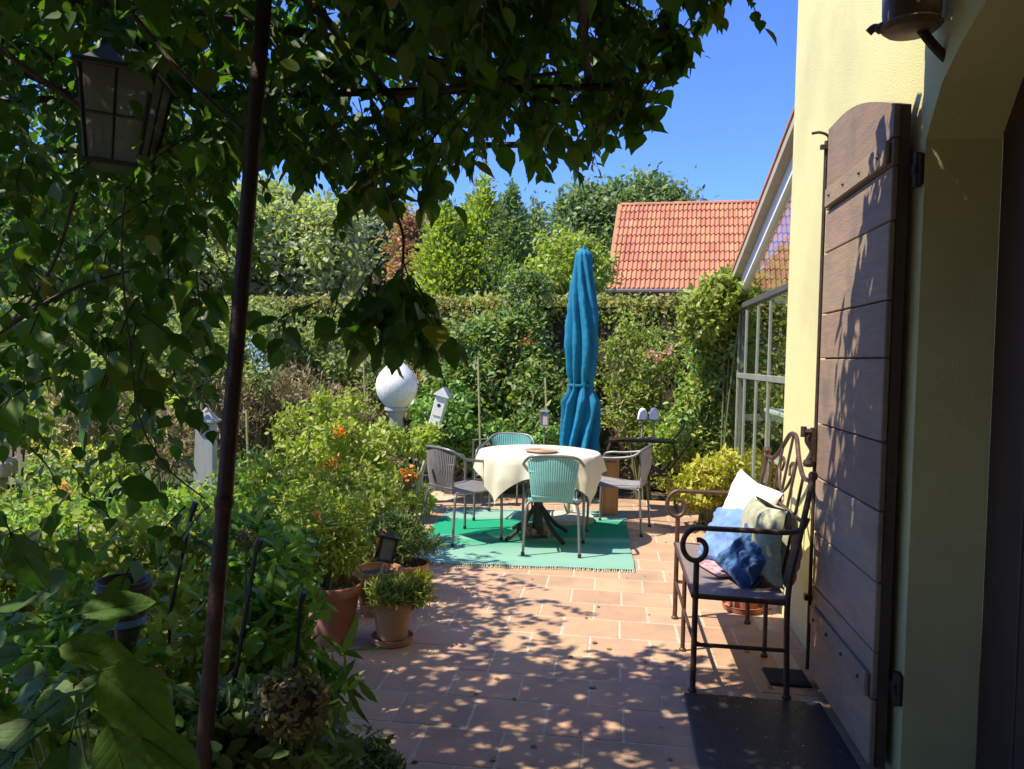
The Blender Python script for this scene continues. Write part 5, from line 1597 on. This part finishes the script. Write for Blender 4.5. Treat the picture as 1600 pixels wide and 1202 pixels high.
for x in (-2.8, -1.9, top.x, -.1):
    b = MB(); b.tube([(x, .1, 2.385), (x, 3.12, 2.385)], .012, 8); pm(b, 'long_bar')
for (x, y) in ((-3.3, 3.08), (-3.3, .3)):
    b = MB(); b.tube([(x, y, -.03), (x, y, 2.4)], .018, 10); pm(b, 'post')

# ================================================================ VINE
vine = thing('pergola_vine', 'large climbing vine covering the pergola with hanging leafy sprays', 'vine', (-2.6, .9, 0))
VO = np.array([-2.6, .9, 0])
LP, LD, LN, LS = [], [], [], []
stems = MB()


def spray(start, direction, L, n=9, size=.075, droop=.5, stem=True):
    s = Vector(start); d = Vector(direction).normalized()
    pts = [s]; cur = d.copy(); st = L / 7
    for k in range(7):
        cur = (cur + Vector((random.gauss(0, .10), random.gauss(0, .10), -droop * .22))).normalized()
        pts.append(pts[-1] + cur * st)
    if stem: stems.tube([p - Vector(VO) for p in pts], [.0028 - .0002 * i for i in range(8)], 3, cap=False)
    for k in range(n):
        t = .22 + .78 * k / (n - 1)
        f = t * 7; i = min(6, int(f)); p = pts[i].lerp(pts[i + 1], f - i)
        ax = (pts[i + 1] - pts[i]).normalized()
        side = ax.cross(Vector((0, 0, 1)))
        if side.length < .2: side = ax.cross(Vector((random.gauss(0, 1), random.gauss(0, 1), 0)))
        side.normalize()
        sg = 1 if k % 2 else -1
        dd = (side * sg * .9 + ax * .55 + Vector((0, 0, -.55))) if k < n - 1 else ax
        dd = dd + Vector((random.gauss(0, .22), random.gauss(0, .22), random.gauss(0, .22)))
        nn = Vector((random.gauss(0, .55), random.gauss(-.25, .55), 1))
        LP.append(p); LD.append(dd); LN.append(nn); LS.append(size * random.uniform(.5, 1.25) * (1 - .25 * abs(t - .6)))


def rdir(dz=-.4):
    a = random.uniform(0, 2 * PI)
    return (math.cos(a), math.sin(a), dz + random.gauss(0, .25))
# roof
for i in range(1150):
    x = random.uniform(-3.3, .02); y = random.uniform(.5, 3.0); z = random.uniform(2.34, 2.75) + .22 * max(0, (y - 1.9))
    if x < -1.4 and random.random() < .22: continue
    if y > 2.3 and random.random() < .15: continue
    if x > -.25 and random.random() < .35: continue
    spray((x, y, z), rdir(-.35), random.uniform(.22, .36), random.choice((7, 9, 9, 11)), random.uniform(.06, .085), stem=(i % 3 == 0))
# hanging front edge, following the outline seen in the photo
ex = [150, 230, 300, 350, 400, 450, 520, 560, 600, 650, 690, 720, 760, 800, 850, 900, 945, 980, 1010, 1050, 1080, 1105]
ey = [330, 300, 320, 290, 250, 262, 290, 330, 330, 280, 305, 255, 225, 215, 262, 262, 240, 180, 150, 95, 75, 10]
for i in range(320):
    px = random.uniform(150, 1105)
    lim = float(np.interp(px, ex, ey))
    py = lim - abs(random.gauss(0, 85)) - 4
    L = random.uniform(.18, .32)
    Y = random.uniform(2.2, 3.15)
    tip = atY(px, py, Y)
    if tip.z > 2.75 or tip.z < 1.7: continue
    dz = Vector(rdir(-1.1)).normalized()
    spray(tip - dz * L * .93, dz, L, random.choice((7, 9)), random.uniform(.055, .085), droop=.3)
# exact outer sprays
for (px, py, Y, L, dx, dz, s) in [(1010, 165, 2.6, .22, .6, -.7, .10), (985, 195, 2.6, .2, .5, -.8, .08), (1060, 85, 2.4, .24, .3, -.9, .10), (1075, 75, 2.4, .2, .4, -.8, .09), (945, 245, 2.9, .2, .5, -.7, .06), (830, 262, 2.9, .25, .1, -1, .085), (895, 265, 2.9, .26, .2, -1, .08),
                                  (745, 235, 2.6, .22, .6, -.7, .075), (700, 310, 2.5, .3, .4, -.9, .09), (1100, 15, 2.2, .18, .5, -.8, .08), (545, 350, 2.6, .3, -.2, -1, .07), (470, 280, 2.4, .2, -.7, -.6, .075), (570, 300, 2.5, .3, -.1, -1, .085), (640, 280, 2.5, .3, .2, -1, .09)]:
    d = Vector((dx, random.uniform(-.2, .2), dz)).normalized(); tip = atY(px, py, Y)
    spray(tip - d * L * .9, d, L, 9, s, droop=.2)
# separate hanging tendril near the wall top
for (px, py) in ((1165, 45), (1150, 20)):
    tip = atY(px, py, 2.3); d = Vector((.1, 0, -1)); spray(tip - d * .2, d, .22, 7, .06, droop=.1)
# the low dark cluster in front of the hedge, hanging on a thin stem
st = [atY(596, 260, 2.0), atY(604, 300, 2.0), atY(628, 360, 2.0), atY(630, 410, 2.0)]
stems.tube([p - Vector(VO) for p in curve(st, 12)], .004, 4)
for i in range(15):
    p = atY(random.uniform(585, 650), random.uniform(405, 450), 2.0 + random.uniform(-.08, .08))
    a = random.uniform(-.5, 1.1) if i % 3 else random.uniform(-1.2, -.6)
    spray(p, (a, random.uniform(-.3, .3), -.9), random.uniform(.12, .22), 6, random.uniform(.075, .095), droop=.4)
for (x0, y0_, x1, y1_) in ((650, 440, 715, 530), (650, 470, 660, 545), (600, 440, 640, 580), (580, 430, 570, 560)):
    p = atY(x0, y0_, 2.0); q = atY(x1, y1_, 2.0); spray(p, q - p, (q - p).length, 7, .082, droop=.05)
for (x0, y0_, x1, y1_) in ((540, 430, 495, 520), (500, 470, 440, 500), (450, 490, 440, 545)):
    p = atY(x0, y0_, 2.0); q = atY(x1, y1_, 2.0); spray(p, q - p, (q - p).length, 4, .075, droop=.05)
# left curtain
for i in range(620):
    px = random.uniform(-260, 340); py = random.uniform(120, 620)
    if px > 250 and py > 330 and random.random() < .72: continue
    if py > 340 and random.random() < (.40 if px < 150 else .66): continue
    Y = random.uniform(1.7, 3.6)
    p = atY(px, py, Y)
    if p.z > 2.5: continue
    if p.x > -1.0: continue
    spray(p, rdir(-.7), random.uniform(.16, .3), random.choice((5, 7, 7)), random.uniform(.05, .075), droop=.5, stem=(i % 2 == 0))
for i in range(75):                       # a few close, larger leaves
    px = random.uniform(-40, 330); py = random.uniform(380, 860); Y = random.uniform(1.5, 2.6)
    spray(atY(px, py, Y), rdir(-.6), .14, 4, random.uniform(.055, .085), droop=.5)
for (px, py) in ((230, 470), (215, 520), (225, 580), (290, 440), (275, 350), (300, 480), (240, 610), (270, 400), (300, 300), (330, 330)):
    spray(atY(px, py - 30, 1.9), (random.uniform(-.4, .4), 0, -1), .12, 4, .095, droop=.2)
# growth along the left edge further down the garden
for i in range(430):
    x = random.uniform(-3.6, -1.9); y = random.uniform(3.1, 4.9); z = random.uniform(2.3, 2.95)
    if x > -2.3 and y > 4.2: continue
    spray((x, y, z), rdir(-.5), random.uniform(.2, .34), 7, random.uniform(.06, .085), stem=(i % 3 == 0))

LP = np.array([tuple(p) for p in LP]); LD = np.array([tuple(p) for p in LD]); LN = np.array([tuple(p) for p in LN]); LS = np.array(LS)
# the 300 leaves that show largest become separate parts
Mi = np.array(CAM_MAT.transposed())
lc = (LP + LD / np.linalg.norm(LD, axis=1, keepdims=True) * LS[:, None] * .5 - np.array(CAM_LOC)) @ Mi.T
sx = 800 - lc[:, 0] / lc[:, 2] * 1200; sy = 601 + lc[:, 1] / lc[:, 2] * 1200
vis = (lc[:, 2] < -.3) & (sx > 0) & (sx < 1600) & (sy > 40) & (sy < 1202)
score = np.where(vis, LS / -lc[:, 2], 0)
score = np.where(vis & (lc[:, 2] > -.3), 0, score)
# leaves in the open hang at the outer rim: prefer those over the buried ones
order = np.argsort(-(score * (1 + .8 * ((sy > 200) & (sx > 400)))))
big = order[:296]; rest = order[296:]
T, F = tmpl('oval')
lm = []
for k in range(3):
    b = MB(); TT = T.copy(); TT[:, 2] *= (.7, 1.1, 1.6)[k]; TT[:, 0] *= (1.0, 1.1, .92)[k]
    b.add([tuple(v) for v in TT], F); lm.append(b.mesh('leaf', G_vineobj, fix=False))
for j, i in enumerate(big):
    Mx = leaf_rot(LD[i], LN[i])
    link('leaf', lm[j % 3], vine, Vector(LP[i] - VO), Mx.to_euler(), float(LS[i]))
link('foliage', leaf_mesh('vine_leaves', LP[rest] - VO, LD[rest], LN[rest], LS[rest], 'oval', G_vine), vine)['kind'] = 'stuff'
#  dense upper vine leaves out of view, added to shade patio, shutter and doorway
n = 20000
P = np.stack([RNG.uniform(-3.6, -.02, n), RNG.uniform(-2.4, 3.1, n), RNG.uniform(2.6, 3.3, n)], 1)
P[:, 2] += .12 * np.sin(P[:, 0] * 4) * np.cos(P[:, 1] * 3)
k = (P[:, 0] < -.2 + .25 * np.sin(P[:, 1] * 7)) | (RNG.random(n) < .25)
P = P[k & ((P[:, 0] > -1.3) | (RNG.random(len(P)) < .55)) & (P[:, 1] < 2.95 + .2 * np.sin(P[:, 0] * 6)) & (P[:, 2] < 2.82 + (3.1 - P[:, 1]) * .7)]
n = 26000
Q = np.stack([RNG.uniform(-.6, .98, n), RNG.uniform(-2.4, 3.15, n), RNG.uniform(2.8, 3.4, n)], 1)
Q = Q[(Q[:, 0] > .0) | (RNG.random(n) < .3)]
fr_ = np.interp(Q[:, 0], [-.6, .15, .46, .77, 1.0], [3.1, 3.1, 2.97, 2.74, 2.55]) + .05 * np.sin(Q[:, 0] * 21)
Q = Q[(Q[:, 1] < fr_) & (Q[:, 2] < 3.0 + (fr_ - Q[:, 1]) * .6) & ((Q[:, 2] - 1.5) / np.maximum(Q[:, 1], .1) > .50)]
n = 8000
W = np.stack([RNG.uniform(-.9, .55, n), RNG.uniform(1.2, 2.5, n), RNG.uniform(2.72, 3.05, n)], 1)
W = W[(W[:, 2] - 1.5) / W[:, 1] > .50]
P = np.concatenate([P, Q, W])
o = leaves('upper_shade_foliage', P - VO, .10, 'simple', G_vine, vine, up=.8, droop=.4)
stems_o = stems.build('stems', M_bark, vine, fix=False); stems_o['kind'] = 'stuff'
# woody branches
vb = Vector(VO)
paths = [([(-2.6, .9, 0), (-2.55, 1.0, 1.2), (-2.4, 1.3, 2.2), (-1.6, 1.9, 2.45), (-.7, 2.5, 2.5), (-.1, 2.9, 2.42)], .034, .010),
         ([(-2.4, 1.3, 2.2), (-2.1, 2.2, 2.5), (-1.5, 2.9, 2.45), (-.6, 3.05, 2.44)], .02, .008),
         ([(-2.55, 1.0, 1.2), (-2.5, 2.0, 1.9), (-2.6, 3.2, 2.2), (-2.6, 4.6, 2.3)], .025, .008)]
for pts, r0, r1 in paths:
    c = curve([Vector(p) - vb for p in pts], 30); n = len(c)
    b = MB(); b.tube(c, [r0 + (r1 - r0) * i / (n - 1) for i in range(n)], 8); b.build('branch', M_bark, vine, smooth=True)
def pxpath(L, r0, r1, nm='branch'):
    c = curve([atY(*q) - vb for q in L], 30); n = len(c)
    b = MB(); b.tube(c, [r0 + (r1 - r0) * i / (n - 1) for i in range(n)], 6); b.build(nm, M_bark, vine, smooth=True)
pxpath([(-30, 55, 1.8), (60, 120, 1.85), (140, 175, 1.9), (260, 235, 2.0), (340, 275, 2.1)], .009, .004)
pxpath([(205, 20, 1.7), (280, 110, 1.7), (340, 170, 1.7), (380, 205, 1.65)], .006, .004)
pxpath([(-20, 530, 1.7), (60, 480, 1.75), (130, 445, 1.8), (200, 425, 1.9)], .008, .003)
pxpath([(196, 290, 1.5), (190, 400, 1.5), (205, 560, 1.52), (220, 660, 1.55), (260, 730, 1.55), (320, 780, 1.55)], .003, .002, 'tendril')
pxpath([(120, 300, 1.8), (80, 420, 1.8), (20, 500, 1.8), (-30, 540, 1.8)], .005, .003)
pxpath([(760, 120, 2.5), (690, 200, 2.5), (650, 250, 2.5)], .006, .003)
pxpath([(620, 150, 2.2), (760, 130, 2.3), (900, 110, 2.4)], .012, .006)

# ================================================================ HANGING LANTERN
lc_ = atY(193, 192, 1.9)
t = thing('hanging_lantern', 'large black framed glass lantern hanging among the vine leaves at the upper left', 'lantern', (lc_.x, 1.9, lc_.z))
t.rotation_euler = (R(2), R(5), R(18))
H = .235; wt, wb = .088, .062           # half widths at top and bottom
def lp_(s, z): return s * (wb + (wt - wb) * (z + H / 2) / H)
for sx_ in (-1, 1):
    for sy_ in (-1, 1):
        b = MB(); b.tube([(lp_(sx_, -H / 2), lp_(sy_, -H / 2), -H / 2), (lp_(sx_, H / 2), lp_(sy_, H / 2), H / 2)], .0065, 4); b.build('corner_bar', M_black, t)
for ax in range(4):
    Mx = Matrix.Rotation(PI / 2 * ax, 3, 'Z')
    b = MB(); b.add([Mx @ Vector(p) for p in [(-wb, -wb, -H / 2), (wb, -wb, -H / 2), (wt, -wt, H / 2), (-wt, -wt, H / 2)]], [(0, 1, 2, 3)]); b.build('pane', M_frost, t, fix=False)
    b = MB(); b.tube([Mx @ Vector((0, -wb, -H / 2)), Mx @ Vector((0, -wt, H / 2))], .004, 4)
    m_ = (wb + wt) / 2; b.tube([Mx @ Vector((-m_, -m_, 0)), Mx @ Vector((m_, -m_, 0))], .004, 4); b.build('glazing_bar', M_black, t)
b = MB(); b.bbox((0, 0, -H / 2), (2 * wb + .02, 2 * wb + .02, .014), .003); b.build('floor_plate', M_black, t)
b = MB(); b.bbox((0, 0, H / 2 + .004), (2 * wt + .03, 2 * wt + .03, .016), .003); b.box((0, 0, H / 2 + .045), (2 * wt, 2 * wt, .07), taper=.35); b.lathe([(.035, H / 2 + .08), (.035, H / 2 + .11), (.04, H / 2 + .115), (0, H / 2 + .13)], 14); b.build('roof', M_black, t)
b = MB(); b.lathe([(.022, -H / 2 + .01), (.022, -H / 2 + .10), (0, -H / 2 + .105)], 16); b.build('candle', M_white, t)
b = MB(); b.tube([(0, 0, H / 2 + .12), (0, 0, H / 2 + .30)], .004, 6)
for k in range(8): b.lathe([(.003, -.008), (.007, 0), (.003, .008)], 8, (0, 0, H / 2 + .14 + k * .02))
b.build('chain', M_black, t)
bpy.context.view_layer.update()
